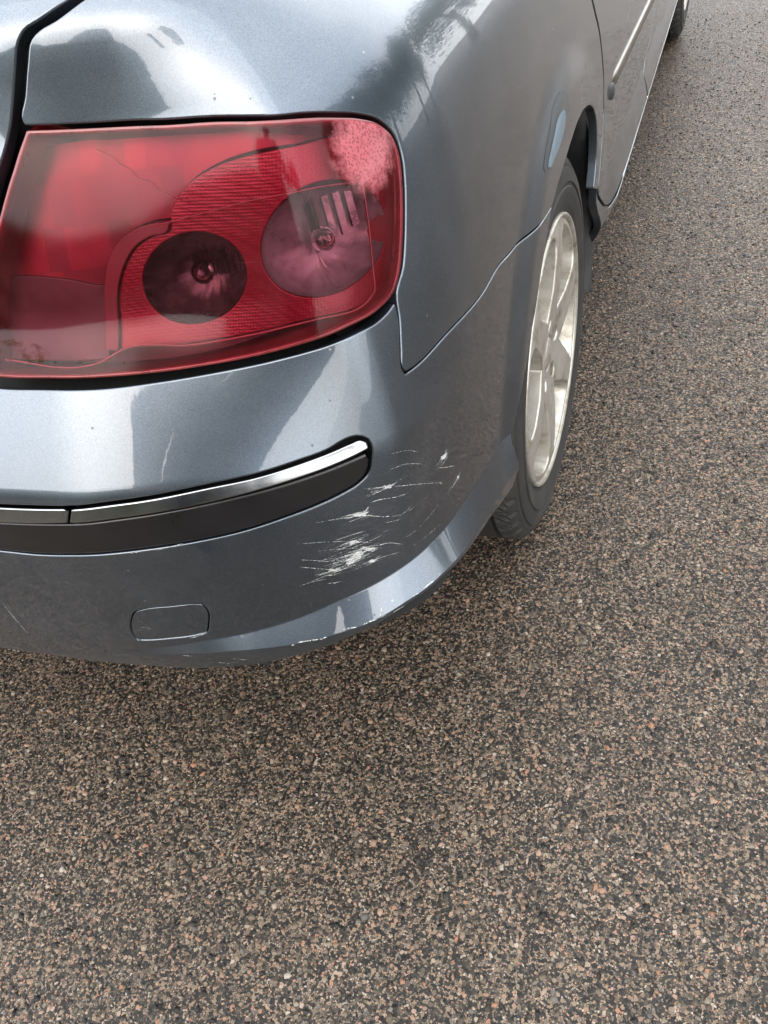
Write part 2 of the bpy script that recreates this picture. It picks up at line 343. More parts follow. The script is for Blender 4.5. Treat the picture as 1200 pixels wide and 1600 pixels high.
LAMPL=[(0.61,0.9656),(0.6739,0.9603),(0.755,0.9538),(0.8386,0.9468),(0.9038,0.9342),(0.9434,0.9213),(0.969,0.9112),(0.9908,0.8981),(1.0017,0.8825),(1.0022,0.8665),(0.9951,0.8463),(0.9849,0.826),(0.9721,0.8035),(0.9603,0.7869),(0.9427,0.7723),(0.9155,0.7682),(0.8806,0.7684),(0.845,0.7647),(0.7974,0.76),(0.7364,0.7574),(0.6805,0.7575),(0.6306,0.7596),(0.5761,0.7627),(0.5198,0.7639)]
LEFTE=[(0.4953,0.7659),(0.5018,0.8055),(0.5213,0.8449),(0.5382,0.8717),(0.5529,0.8921),(0.5657,0.9092),(0.5773,0.9248),(0.5885,0.9392),(0.599,0.9533)]
LIDE=[(0.4813,0.7599),(0.4891,0.8055),(0.5079,0.8449),(0.5287,0.8795),(0.5472,0.9048),(0.5654,0.9265),(0.5818,0.9461),(0.5964,0.9643),(0.6083,0.9835),(0.6217,1.0064),(0.6312,1.0214),(0.6381,1.0275),(0.655,1.0333),(0.6877,1.0452)]
BOWL_A=[(0.7957,0.8341),(0.7927,0.8244),(0.7859,0.8156),(0.7759,0.8085),(0.7632,0.803),(0.7486,0.7993),(0.7332,0.7976),(0.7184,0.7984),(0.7049,0.8013),(0.6937,0.806),(0.6854,0.8122),(0.6807,0.8198),(0.6796,0.8293),(0.6821,0.8391),(0.688,0.8483),(0.697,0.8562),(0.7088,0.8624),(0.723,0.8665),(0.7388,0.8682),(0.755,0.8675),(0.7698,0.8644),(0.7817,0.8592),(0.7902,0.8521),(0.7949,0.8435)]
BOWL_B=[(0.974,0.8396),(0.9772,0.8268),(0.974,0.8154),(0.9646,0.8064),(0.9499,0.8002),(0.9312,0.7973),(0.9089,0.7973),(0.8844,0.7985),(0.8631,0.8),(0.8461,0.8026),(0.8327,0.8073),(0.8227,0.8143),(0.8165,0.8236),(0.8146,0.8349),(0.8173,0.8467),(0.8244,0.8583),(0.8351,0.8688),(0.8493,0.8775),(0.8672,0.8833),(0.8894,0.8849),(0.9133,0.8815),(0.9341,0.8742),(0.9515,0.8642),(0.9652,0.8524)]
BEZEL=[(0.6283,0.7855),(0.6447,0.8398),(0.652,0.8542),(0.664,0.8671),(0.6814,0.8769),(0.7034,0.8809),(0.7268,0.8797),(0.7214,0.8731),(0.7007,0.8708),(0.6833,0.8646),(0.6702,0.854),(0.6585,0.8381),(0.6418,0.784)]
REDP=[(0.6427,0.785),(0.6585,0.8381),(0.6702,0.854),(0.6833,0.8646),(0.7007,0.8708),(0.7214,0.8731),(0.7331,0.8923),(0.7542,0.9051),(0.7903,0.915),(0.856,0.9196),(0.9452,0.9077),(1.0099,0.8848),(1.0112,0.8603),(0.9945,0.8217),(0.9749,0.7902),(0.9554,0.7758),(0.9287,0.7746),(0.8529,0.7826),(0.786,0.7804),(0.7152,0.7807)]
LEFTP=[(0.5143,0.7829),(0.5229,0.8295),(0.5471,0.8792),(0.5735,0.9199),(0.6011,0.9544),(0.6692,0.9532),(0.7799,0.9451),(1.0071,0.8927),(1.0122,0.885),(0.9459,0.9085),(0.8565,0.9205),(0.7907,0.916),(0.7528,0.9057),(0.7316,0.8924),(0.7225,0.8802),(0.7034,0.8809),(0.6814,0.8769),(0.664,0.8671),(0.652,0.8542),(0.6447,0.8398),(0.6267,0.7778)]
LOWP=[(0.5126,0.7818),(0.5198,0.8237),(0.533,0.851),(0.5739,0.8492),(0.6085,0.8438),(0.6271,0.8385),(0.6426,0.8356),(0.6267,0.7778)]
FRAME=[(0.5251,0.7819),(0.6324,0.7771),(0.6484,0.783),(0.7209,0.7792),(0.7912,0.7804),(0.855,0.7841),(0.9085,0.7818),(0.9203,0.785),(0.9311,0.8172),(0.9453,0.8674)]
DIAG=[(0.7175,0.8796),(0.7859,0.8838),(0.8464,0.887),(0.8962,0.8826),(0.9456,0.8678)]
CRACK=[(0.6751,0.9429),(0.6894,0.9351),(0.6964,0.9291),(0.7037,0.9255),(0.712,0.9174),(0.7256,0.9122),(0.7332,0.9052),(0.7433,0.9018),(0.7558,0.8963),(0.7709,0.891)]
SCRATCH=[([(0.8415,0.6178),(0.8584,0.614),(0.8652,0.6125),(0.8821,0.6051),(0.9105,0.5848),(0.9412,0.5599)],0.5),([(0.8618,0.6135),(0.8659,0.6123),(0.8702,0.6107)],2.2),([(0.8451,0.5988),(0.8559,0.5997),(0.8676,0.5978),(0.8831,0.5944)],0.7),([(0.7927,0.5904),(0.8114,0.5894),(0.8276,0.5873),(0.8369,0.5861),(0.8526,0.5791),(0.8743,0.5716)],0.8),([(0.8301,0.5881),(0.8348,0.5878),(0.8406,0.5867)],3.2),([(0.8444,0.5949),(0.8405,0.5903),(0.8372,0.5876)],1.6),([(0.8561,0.5688),(0.8634,0.5678),(0.8716,0.5669)],0.7),([(0.7693,0.5695),(0.7968,0.5635),(0.822,0.5561),(0.8427,0.5458)],0.45),([(0.8182,0.555),(0.8222,0.5543),(0.826,0.5536)],4.6),([(0.7876,0.5537),(0.8087,0.55),(0.8298,0.5439),(0.8491,0.5365)],0.6),([(0.8117,0.528),(0.8167,0.5324),(0.8209,0.5355),(0.826,0.539)],6.5),([(0.8164,0.531),(0.8229,0.5323)],5.5),([(0.8287,0.545),(0.8348,0.5408),(0.8415,0.5377)],3.0),([(0.8315,0.5231),(0.8446,0.5232),(0.8553,0.5224),(0.8664,0.5208)],0.9),([(0.834,0.5228),(0.8403,0.5215)],2.0),([(0.8421,0.5418),(0.8574,0.5392),(0.8707,0.53)],0.6),([(0.767,0.5478),(0.7783,0.5437),(0.7918,0.538),(0.8107,0.5338)],0.5),([(0.766,0.5374),(0.7806,0.5311),(0.7942,0.5248),(0.8049,0.522),(0.816,0.521)],0.7),([(0.794,0.5235),(0.7976,0.523),(0.8037,0.5224)],2.6),([(0.7812,0.5217),(0.7904,0.5176),(0.7987,0.5156)],1.2),([(0.7882,0.5059),(0.7942,0.5046),(0.8011,0.5046)],0.8),([(0.9467,0.5875),(0.9528,0.5852),(0.9599,0.582)],2.6),([(0.9405,0.5804),(0.9647,0.5624),(0.9725,0.5573)],0.7),([(0.9748,0.539),(0.978,0.5362)],2.0),([(0.9368,0.5643),(0.9411,0.5596),(0.9386,0.5604)],1.6),([(0.8708,0.6308),(0.8839,0.6289),(0.8965,0.6211),(0.9126,0.6077)],0.35),([(0.874,0.6476),(0.8901,0.6413),(0.9095,0.6254)],0.3),([(0.831,0.4603),(0.8334,0.4643),(0.835,0.4673)],1.2),([(0.4265,0.5013),(0.428,0.4751),(0.4311,0.4426)],0.5),([(0.5826,0.4763),(0.5935,0.4737)],0.6),([(0.6294,0.4528),(0.6505,0.4591)],0.7),([(0.6377,0.5895),(0.6665,0.5941)],0.7),([(0.6133,0.5891),(0.624,0.5901)],0.9),([(0.6496,0.4141),(0.6637,0.4085)],0.6),([(0.6673,0.4211),(0.6854,0.4165)],0.6),([(0.6122,0.4283),(0.626,0.4274)],0.6),([(0.7915,0.4512),(0.7985,0.4521),(0.8054,0.4526)],1.0),([(0.812,0.4542),(0.8147,0.4551),(0.8172,0.4555)],1.0),([(0.8179,0.4561),(0.8232,0.4573),(0.8283,0.458)],1.0),([(0.8293,0.4588),(0.8353,0.4599),(0.8414,0.4595)],1.0),([(0.8456,0.4604),(0.8523,0.4621),(0.8589,0.4626)],1.0),([(0.8682,0.4696),(0.8709,0.4703),(0.8735,0.4704)],1.0),([(0.877,0.4718),(0.8822,0.4728),(0.8874,0.473)],1.0),([(0.7697,0.444),(0.7717,0.4447),(0.7736,0.4448)],1.0),([(0.7351,0.438),(0.7372,0.4387),(0.7391,0.4386)],1.0),([(0.7408,0.4403),(0.7566,0.4423),(0.7721,0.4435)],1.0),([(0.8933,0.4739),(0.8943,0.4742),(0.895,0.4741)],1.0)]
# ------------------------------------------------------------------ mesh helpers
def mesh_obj(name, V, F, mat, parent=None, normals=None, smooth=True, mats=None, fmat=None):
    me = bpy.data.meshes.new(name)
    me.from_pydata([tuple(map(float, v)) for v in V], [], [tuple(map(int, f)) for f in F])
    if mats:
        for mm in mats: me.materials.append(mm)
        if fmat is not None: me.polygons.foreach_set('material_index', np.asarray(fmat, dtype=np.int32))
    else: me.materials.append(mat)
    if smooth: me.polygons.foreach_set('use_smooth', np.ones(len(me.polygons), dtype=bool))
    me.update()
    if normals is not None: me.normals_split_custom_set_from_vertices([tuple(map(float, n)) for n in normals])
    o = bpy.data.objects.new(name, me); COL.objects.link(o)
    if parent: o.parent = parent
    return o
def empty(name, loc=(0, 0, 0), parent=None):
    o = bpy.data.objects.new(name, None); COL.objects.link(o); o.location = loc; o.empty_display_size = .1
    if parent: o.parent = parent
    return o
def tag(o, label=None, cat=None, group=None, kind=None):
    if label: o['label'] = label
    if cat: o['category'] = cat
    if group: o['group'] = group
    if kind: o['kind'] = kind
    return o
def area(P): x, y = np.asarray(P).T; return .5*np.sum(x*np.roll(y, -1)-np.roll(x, -1)*y)
def inside(P, Q):
    P = np.asarray(P); x, y = np.asarray(Q).T; r = np.zeros(len(x), bool); n = len(P); j = n-1
    for i in range(n):
        xi, yi = P[i]; xj, yj = P[j]
        if yi != yj:
            c = ((yi > y) != (yj > y)) & (x < (xj-xi)*(y-yi)/(yj-yi)+xi); r ^= c
        j = i
    return r
def resample(P, seg, closed=True, sharp=60, smooth=True):
    """Catmull-Rom through the points; corners sharper than `sharp` degrees stay sharp"""
    P = np.asarray(P, float); n = len(P); out = []
    def ang(i):
        a = P[i]-P[(i-1) % n]; b = P[(i+1) % n]-P[i]; c = np.dot(a, b)/(np.linalg.norm(a)*np.linalg.norm(b)+1e-12)
        return math.degrees(math.acos(max(-1, min(1, c))))
    sh = [True if (not closed and i in (0, n-1)) else ang(i) > sharp for i in range(n)]
    for i in range(n if closed else n-1):
        p1, p2 = P[i], P[(i+1) % n]; L = np.linalg.norm(p2-p1); k = max(1, int(math.ceil(L/seg)))
        def tan(j):
            a = P[(j-1) % n]; b = P[j]; c = P[(j+1) % n]; d1 = np.linalg.norm(b-a)+1e-9; d2 = np.linalg.norm(c-b)+1e-9
            return (((b-a)/d1)*d2+((c-b)/d2)*d1)/(d1+d2)*L
        t1 = (p2-p1) if sh[i] or not smooth else tan(i); t2 = (p2-p1) if sh[(i+1) % n] or not smooth else tan((i+1) % n)
        for q in range(k):
            u = q/k; u2, u3 = u*u, u*u*u
            out.append((2*u3-3*u2+1)*p1+(u3-2*u2+u)*t1+(-2*u3+3*u2)*p2+(u3-u2)*t2)
    if not closed: out.append(P[-1])
    return np.array(out)
def inset(P, d):
    """move a closed loop (ccw) inwards by d"""
    a = np.roll(P, 1, 0); b = np.roll(P, -1, 0)
    t1 = P-a; t2 = b-P
    t1 /= np.linalg.norm(t1, axis=1, keepdims=True)+1e-12; t2 /= np.linalg.norm(t2, axis=1, keepdims=True)+1e-12
    n1 = np.stack([-t1[:, 1], t1[:, 0]], 1); n2 = np.stack([-t2[:, 1], t2[:, 0]], 1)
    n = n1+n2; n /= np.linalg.norm(n, axis=1, keepdims=True)+1e-12
    c = np.maximum((n*n1).sum(1), .5)
    return P+n*(d/c)[:, None]
def sheet(poly, holes=(), res=.010, fine=None, seg=.005, gap=0.0, smooth=True, sharp=60, lines=()):
    """triangulate a region of a surface's (s, v) plane: returns points, triangles and the loops"""
    loops = []
    for k, P in enumerate([poly]+list(holes)):
        P = resample(P, seg, True, sharp, smooth)
        keep = np.linalg.norm(P-np.roll(P, 1, 0), axis=1) > 1e-5; P = P[keep]
        if (area(P) > 0) != (k == 0): P = P[::-1]
        if gap: P = inset(P, gap)
        loops.append(P)
    lo, hi = loops[0].min(0), loops[0].max(0)
    us = [lo[0]]
    while us[-1] < hi[0]:
        h = res
        if fine and fine[0] < us[-1] < fine[1]: h = fine[2]
        us.append(us[-1]+h)
    vsn = np.arange(lo[1], hi[1], res)
    gx, gy = np.meshgrid(us, vsn, indexing='ij'); gx = gx+(np.arange(len(vsn)) % 2)*.0
    Q = np.stack([gx.ravel(), gy.ravel()], 1)
    m = inside(loops[0], Q)
    for H in loops[1:]: m &= ~inside(H, Q)
    Q = Q[m]
    Bp = np.concatenate(loops)
    ok = np.ones(len(Q), bool)
    for i in range(0, len(Q), 4000):
        d = np.linalg.norm(Q[i:i+4000, None]-Bp[None], axis=2).min(1); ok[i:i+4000] = d > .45*min(res, fine[2] if fine else res)
    Q = Q[ok]
    LE = []
    for Ln in lines:
        Ln = resample(Ln, .006, False, 180); k = inside(loops[0], Ln)
        for H in loops[1:]: k &= ~inside(H, Ln)
        Ln = Ln[k]
        if len(Ln) == 0: continue
        Ln = Ln[np.array([np.linalg.norm(Bp-q, axis=1).min() > .0012 for q in Ln])]
        Q = Q[np.array([np.linalg.norm(Ln-q, axis=1).min() > .0022 for q in Q])]; LE.append(Ln)
    allp = np.concatenate([Bp, Q]+LE); E = []; st = 0
    for L in loops:
        n = len(L); E += [(st+i, st+(i+1) % n) for i in range(n)]; st += n
    st += len(Q)
    for L in LE:
        E += [(st+i, st+i+1) for i in range(len(L)-1) if np.linalg.norm(L[i+1]-L[i]) < .02]; st += len(L)
    r = delaunay_2d_cdt([Vector(q) for q in allp], E, [], 0, 1e-7)
    vo = np.array([tuple(x) for x in r[0]]); F = np.array([f for f in r[2] if len(f) == 3])
    cen = vo[F].mean(1); m = inside(loops[0], cen)
    for H in loops[1:]: m &= ~inside(H, cen)
    F = F[m]
    a = vo[F]; ar = np.cross(a[:, 1]-a[:, 0], a[:, 2]-a[:, 0]); F[ar < 0] = F[ar < 0][:, ::-1]
    F = F[np.abs(ar) > 1e-12]
    return vo, F, loops
def panel(name, surf, poly, mat, parent, holes=(), gap=.0018, depth=.012, edge=.0016, res=.010, fine=None, seg=.005, mirror=False, flip=False, smooth=True, sharp=60, eps=5e-4, lines=()):
    """a formed sheet lying on surface surf(s, v): rounded edges turned inwards by `depth`"""
    vo, F, loops = sheet(poly, holes, res, fine, seg, gap+edge, smooth, sharp, lines)
    P = surf(vo[:, 0], vo[:, 1]); n = nrm(surf, vo[:, 0], vo[:, 1], eps)
    V = [P]; NN = [n]; FF = [F]; base = len(vo)
    if depth > 0:
        for L in loops:
            O = inset(L, -edge); k = len(L)
            p0 = surf(L[:, 0], L[:, 1]); n0 = nrm(surf, L[:, 0], L[:, 1], eps)
            p1 = surf(O[:, 0], O[:, 1]); outw = p1-p0; outw /= np.linalg.norm(outw, axis=1, keepdims=True)+1e-12
            nm = n0+outw; nm /= np.linalg.norm(nm, axis=1, keepdims=True)
            V += [p0, p0+outw*edge*.7-n0*edge*.3, p0+outw*edge-n0*edge, p0+outw*edge-n0*depth]; NN += [n0, nm, outw, outw]
            i = np.arange(k); j = (i+1) % k
            for a in range(3):
                A = base+a*k; Bq = base+(a+1)*k
                FF.append(np.stack([A+i, Bq+i, Bq+j], 1)); FF.append(np.stack([A+i, Bq+j, A+j], 1))
            base += 4*k
    V = np.concatenate(V); NN = np.concatenate(NN); FF = np.concatenate(FF)
    if flip: FF = FF[:, ::-1]; NN = -NN
    o = mesh_obj(name, V, FF, mat, parent, NN)
    if mirror:
        V2 = V*[-1, 1, 1]; N2 = NN*[-1, 1, 1]
        o2 = mesh_obj(name, V2, FF[:, ::-1], mat, parent if mirror is True else mirror, N2)
        return o, o2
    return o
def lathe(prof, seg=96, mod=None, a0=0, a1=2*math.pi, axis_x=True):
    """revolve (x, r) pairs about the X axis; mod(i, j, x, r) may change x, r per point"""
    closed = abs(a1-a0-2*math.pi) < 1e-6; n = seg if closed else seg+1; V = []; F = []
    for i in range(n):
        a = a0+(a1-a0)*i/seg
        for j, (x, r) in enumerate(prof):
            if mod: x, r = mod(i, j, x, r)
            V.append((x, r*math.cos(a), r*math.sin(a)))
    m = len(prof)
    for i in range(seg):
        k = (i+1) % n
        for j in range(m-1): F.append((i*m+j, i*m+j+1, k*m+j+1, k*m+j))
    return V, F
def tube(path, rad, sides=8):
    path = [Vector(p) for p in path]; V = []; F = []
    for i, p in enumerate(path):
        t = (path[min(i+1, len(path)-1)]-path[max(i-1, 0)]).normalized(); a = t.cross(Vector((0, 0, 1)) if abs(t.z) < .9 else Vector((1, 0, 0))).normalized(); b = t.cross(a)
        r = rad[i] if hasattr(rad, '__len__') else rad
        for k in range(sides):
            an = 2*math.pi*k/sides; V.append(p+a*r*math.cos(an)+b*r*math.sin(an))
    for i in range(len(path)-1):
        for k in range(sides):
            q = (k+1) % sides; F.append((i*sides+k, i*sides+q, (i+1)*sides+q, (i+1)*sides+k))
    F.append(tuple(range(sides))[::-1]); F.append(tuple((len(path)-1)*sides+k for k in range(sides)))
    return V, F
def boxv(x0, x1, y0, y1, z0, z1):
    V = [(x, y, z) for x in (x0, x1) for y in (y0, y1) for z in (z0, z1)]
    F = [(0, 1, 3, 2), (4, 6, 7, 5), (0, 4, 5, 1), (2, 3, 7, 6), (0, 2, 6, 4), (1, 5, 7, 3)]
    return V, F
def mirx(L): return [(-a, b) for a, b in L][::-1]

PAINT = paint_mat(); ALLOY = alloy_mat(); RUBBER = tyre_mat()
BLACK = plain('black_plastic', (.022, .022, .023), .55, 0, .3, 30, .2)
BARREL = plain('dusty_rim_barrel', (.13, .110, .082), .55, .3, .3, 26, .1)
RUBM = plain('worn_black_trim', (.0055, .0055, .006), .30, 0, .5, 14, .08)
DARK = plain('black_cavity', (.008, .008, .008), .8, 0, .2, 20, 0)
CHROME = plain('bright_chrome', (.25, .257, .265), .2, 1, .06, 25, .03)
MOULDM = plain('satin_silver_trim', (.16, .142, .115), .30, .9, .10, 18, .05)
HOUSE = plain('dark_lamp_divider', (.075, .004, .010), .45, 0, .3, 30, .1)
TRAY = plain('red_lamp_tray', (.11, .003, .007), .45, 0, .3, 30, .1)
STEEL = plain('rusty_disc', (.13, .07, .045), .6, .6, .35, 30, .3)
FILL1 = plain('blue_primer_halo', (.030, .046, .056), .32, .5, .12, 30, .05, 1)
FILL2 = plain('pale_filler', (.12, .165, .20), .5, .2, .18, 60, .1, .3)
SCR = plain('scraped_white_plastic', (.46, .465, .45), .7, 0, .35, 260, .2)
GLASS = glass_like('window_glass', (.03, .036, .036), 1.42, .01)

# ------------------------------------------------------------------ ground
GM = ground_mat(); GZ = .0135      # road level under the tyres
V = []; F = []
g = mesh_obj('ground', [(-150, -150, 0), (150, -150, 0), (150, 150, 0), (-150, 150, 0)], [(0, 1, 2, 3)], GM); g.location.z = GZ; tag(g, kind='structure')
def chips(name, n, xr, yr, rmin, rmax, hi, k, mat, dens=None, seed=1):
    """crushed stones bedded in the binder: each is its own irregular faceted lump, all in one mesh"""
    r_ = np.random.default_rng(seed)
    x = r_.uniform(*xr, n); y = r_.uniform(*yr, n)
    if dens is not None:
        keep = r_.random(n) < dens(x, y); x, y = x[keep], y[keep]
    n = len(x); rad = rmin+(rmax-rmin)*r_.random(n)**2.6; h = rad*r_.uniform(.05, .7, n)*hi; rot = r_.uniform(0, 6.283, n)
    asp = r_.uniform(.35, 1.0, n)
    ang = rot[:, None]*0+np.arange(k)[None]*2*np.pi/k+r_.uniform(-.35, .35, (n, k))
    rr = rad[:, None]*r_.uniform(.6, 1.2, (n, k))
    bx = rr*np.cos(ang); by = rr*np.sin(ang)*asp[:, None]
    sh = r_.uniform(.62, .92, n)[:, None]
    tx = bx*sh+r_.uniform(-.15, .15, n)[:, None]*rad[:, None]; ty = by*sh+r_.uniform(-.15, .15, n)[:, None]*rad[:, None]
    sl = r_.normal(0, .22, (n, 2)); tz = h[:, None]+tx*sl[:, :1]+ty*sl[:, 1:]
    bz = np.full_like(bx, -.0012)
    c, s_ = np.cos(rot)[:, None], np.sin(rot)[:, None]
    def place(a, b): return x[:, None]+a*c-b*s_, y[:, None]+a*s_+b*c
    X0, Y0 = place(bx, by); X1, Y1 = place(tx, ty)
    V = np.concatenate([np.stack([X0, Y0, bz], -1), np.stack([X1, Y1, np.maximum(tz, -.0004)], -1)], 1).reshape(-1, 3)
    o = np.arange(n)[:, None]*2*k; i = np.arange(k); j = (i+1) % k
    q = np.stack([i, j, j+k, i+k], 1)
    Q = (o[:, :, None]+q[None]).reshape(-1, 4); T = (o+np.arange(k, 2*k)[None])
    nl = Q.size+T.size; npoly = len(Q)+len(T)
    me = bpy.data.meshes.new(name); me.vertices.add(len(V)); me.vertices.foreach_set('co', V.astype(np.float32).ravel())
    me.loops.add(nl); me.loops.foreach_set('vertex_index', np.concatenate([Q.ravel(), T.ravel()]).astype(np.int32))
    me.polygons.add(npoly)
    st = np.concatenate([np.arange(len(Q))*4, Q.size+np.arange(len(T))*k]).astype(np.int32)
    me.polygons.foreach_set('loop_start', st)
    at = me.attributes.new('rnd', 'FLOAT', 'POINT'); at.data.foreach_set('value', np.repeat(r_.random(n), 2*k).astype(np.float32))
    me.materials.append(mat); me.update(calc_edges=True); me.validate()
    ob = bpy.data.objects.new(name, me); COL.objects.link(ob); ob.location.z = GZ; tag(ob, kind='stuff'); return ob, len(Q)*2+len(T)*(k-2)
CM = chip_mat()
def vis_d(x, y):
    # where bare ground can be seen from behind and beside the car, thinning out with distance
    d = np.hypot(x-1.09, y+1.18)
    f = np.clip(1.25-d*.23, .12, 1)
    hid = (x < .60) & (y > -.30)
    return np.where(hid, 0, f)
ob, n1 = chips('coarse_stone_chips', 150000, (-.4, 2.0), (-1.4, 3.0), .0016, .0066, .58, 5, CM, vis_d, 3)
tag(ob, 'brown, pink and grey stone chips bedded in the asphalt', 'gravel')
ob, n2 = chips('fine_stone_chips', 130000, (-.4, 1.7), (-1.4, 1.3), .0009, .0021, .5, 4, CM, vis_d, 5)
tag(ob, 'fine crushed grit between the larger asphalt stones', 'gravel')
print('chip triangles', n1, n2)

# ------------------------------------------------------------------ the car
car = empty('car'); tag(car, 'blue-grey metallic saloon car with a scraped rear bumper and red tail lamp', 'car')
DOORA = DOOR[:11]
archc = lambda a, yc=0.0, rr=.372: (a, rr)
# rear bumper ------------------------------------------------
SB = [(0.0, .396), (.20, .3965), (.3657, .397), (.4554, .394), (.5855, .3955), (.6776, .4025), (.7592, .423), (.82, .446), (.8593, .4605), (.8918, .4670), (.945, .4590), (1.0029, .4440), (1.06, .4260), (1.105, .4120)]
half = SB+[(1.117, .4340)]+ARCHR[12:1:-1]+SEAM[12::-1]+BTOP[::-1]+[(.45, .7655), (.30, .767), (0.0, .768)]
half = half[:-1]
full = half+[(0.0, .768)]+[(-a, b) for a, b in half[:0:-1]]
TOWg = TOW
RUBH = [(0.0, .5845), (.20, .5845), (.36, .5848)]+RUB_B[:-1]+[(.8500, .6730), (.8400, .6722)]+[(a, b+.0018) for a, b in CHR_T[-2::-1]]+[(.36, .649), (.20, .649), (0, .649)]
RUBF = RUBH[1:-1]
rub_full = [(0, .5845)]+RUBF+[(0, .649)]+[(-a, b) for a, b in RUBF[::-1]]
lipline = lambda d, a, b: [(float(s), float(lipv(s))+d) for s in np.arange(a, b, .012)]
LIPL = [lipline(d, .40, 1.125) for d in (.004, .0015, -.0015)]+[[(float(s), float(lipv(s)-lipw(s))+d) for s in np.arange(.5, 1.12, .012)] for d in (.0025, .0008, -.0008, -.0025)]
LIPL = LIPL+[mirx(q) for q in LIPL]
LIPD = [lipline(d, 1.86, 3.8) for d in (.003, 0, -.003)]
bumper = panel('rear_bumper', B, full, PAINT, car, holes=[rub_full, TOWg], gap=.0006, depth=.016, edge=.0020, res=.009, fine=(SC-.06, 1.14, .005), seg=.006, lines=LIPL)
# recessed back of the strip channel and the tow cover
# rub strip: black lower band, chrome bar on top -------------
band = [(0, .5845)]+[p for p in RUBF[:len(RUB_B)+1]]
bandh = [(.36, .5848), *RUB_B[:13], (.8560, .6580), *[(a, b-.0005) for a, b in CHR_B[-2::-1]], (.36, .627)]
bandf = [(0, .5845), (.20, .5845)]+bandh+[(.20, .627), (0, .627)]
bandf = bandf+[(-a, b) for a, b in bandf[-2:0:-1]]
rub = panel('rub_strip', off(.001), bandf, RUBM, bumper, gap=.0022, depth=.014, edge=.003, res=.010, seg=.006)
tag(rub, 'dull black rubbing strip under the chrome bar')
for lo_, hi_ in ((2, 11), (0, 3)):
    pass
_ca = np.array(CHR_T)
def chsurf(s, v):
    top = np.interp(np.abs(s), _ca[:, 0], _ca[:, 1]); d = .0005+np.clip(top-v, 0, .03)*.26
    return B(s, v)+nrm(B, s, v, 2e-3)*d[..., None]
def chrome(t, b_, sgn=1):
    P = t+b_[::-1]
    if sgn < 0: P = mirx(P)
    return panel('chrome_strip', chsurf, P, CHROME, bumper, gap=.0006, depth=.016, edge=.0018, res=.005, seg=.004, sharp=50)
for sg in (1, -1):
    chrome(CHR_T[2:]+[(.8520, .6700), (.8575, .6660)], CHR_B[2:], sg)
    chrome([(0.002, .646), (.25, .646)]+CHR_T[:2]+[(.5752, .6479)], [(0.002, .6275), (.25, .628)]+CHR_B[:2]+[(.5686, .6321)], sg)
tow = panel('tow_eye_cover', off(-.0003), TOW, PAINT, bumper, gap=.0002, depth=.012, edge=.0010, res=.008, seg=.004)
# scrapes: raw plastic showing through the paint -------------
def scuff_mat(name, lo, hi, amt, col):
    m = bpy.data.materials.new(name); m.use_nodes = True; t = m.node_tree; t.nodes.clear()
    o = t.nodes.new('ShaderNodeOutputMaterial'); tr = t.nodes.new('ShaderNodeBsdfTransparent'); df = t.nodes.new('ShaderNodeBsdfDiffuse'); mi = t.nodes.new('ShaderNodeMixShader')
    co = objco(t); df.inputs[0].default_value = (*col, 1)
    mp = N(t, 'Mapping'); mp.inputs['Rotation'].default_value = (0, R(-6), R(-32)); mp.inputs['Scale'].default_value = (60, 60, 620); t.links.new(co, mp.inputs[0])
    f = ramp(t, mth(t, 'MULTIPLY_ADD', noise(t, mp.outputs[0], 1, 4, .6), .6, mth(t, 'MULTIPLY', noise(t, co, 420, 4, .7), .4)), [(lo, (0, 0, 0)), (hi, (amt, amt, amt))])
    t.links.new(f, mi.inputs[0]); t.links.new(tr.outputs[0], mi.inputs[1]); t.links.new(df.outputs[0], mi.inputs[2]); t.links.new(mi.outputs[0], o.inputs[0]); return m
SCR = scuff_mat('scraped_white_plastic', .36, .56, .95, (.50, .505, .49))
RUBBED = scuff_mat('rubbed_dull_paint', .46, .72, .22, (.17, .17, .17))
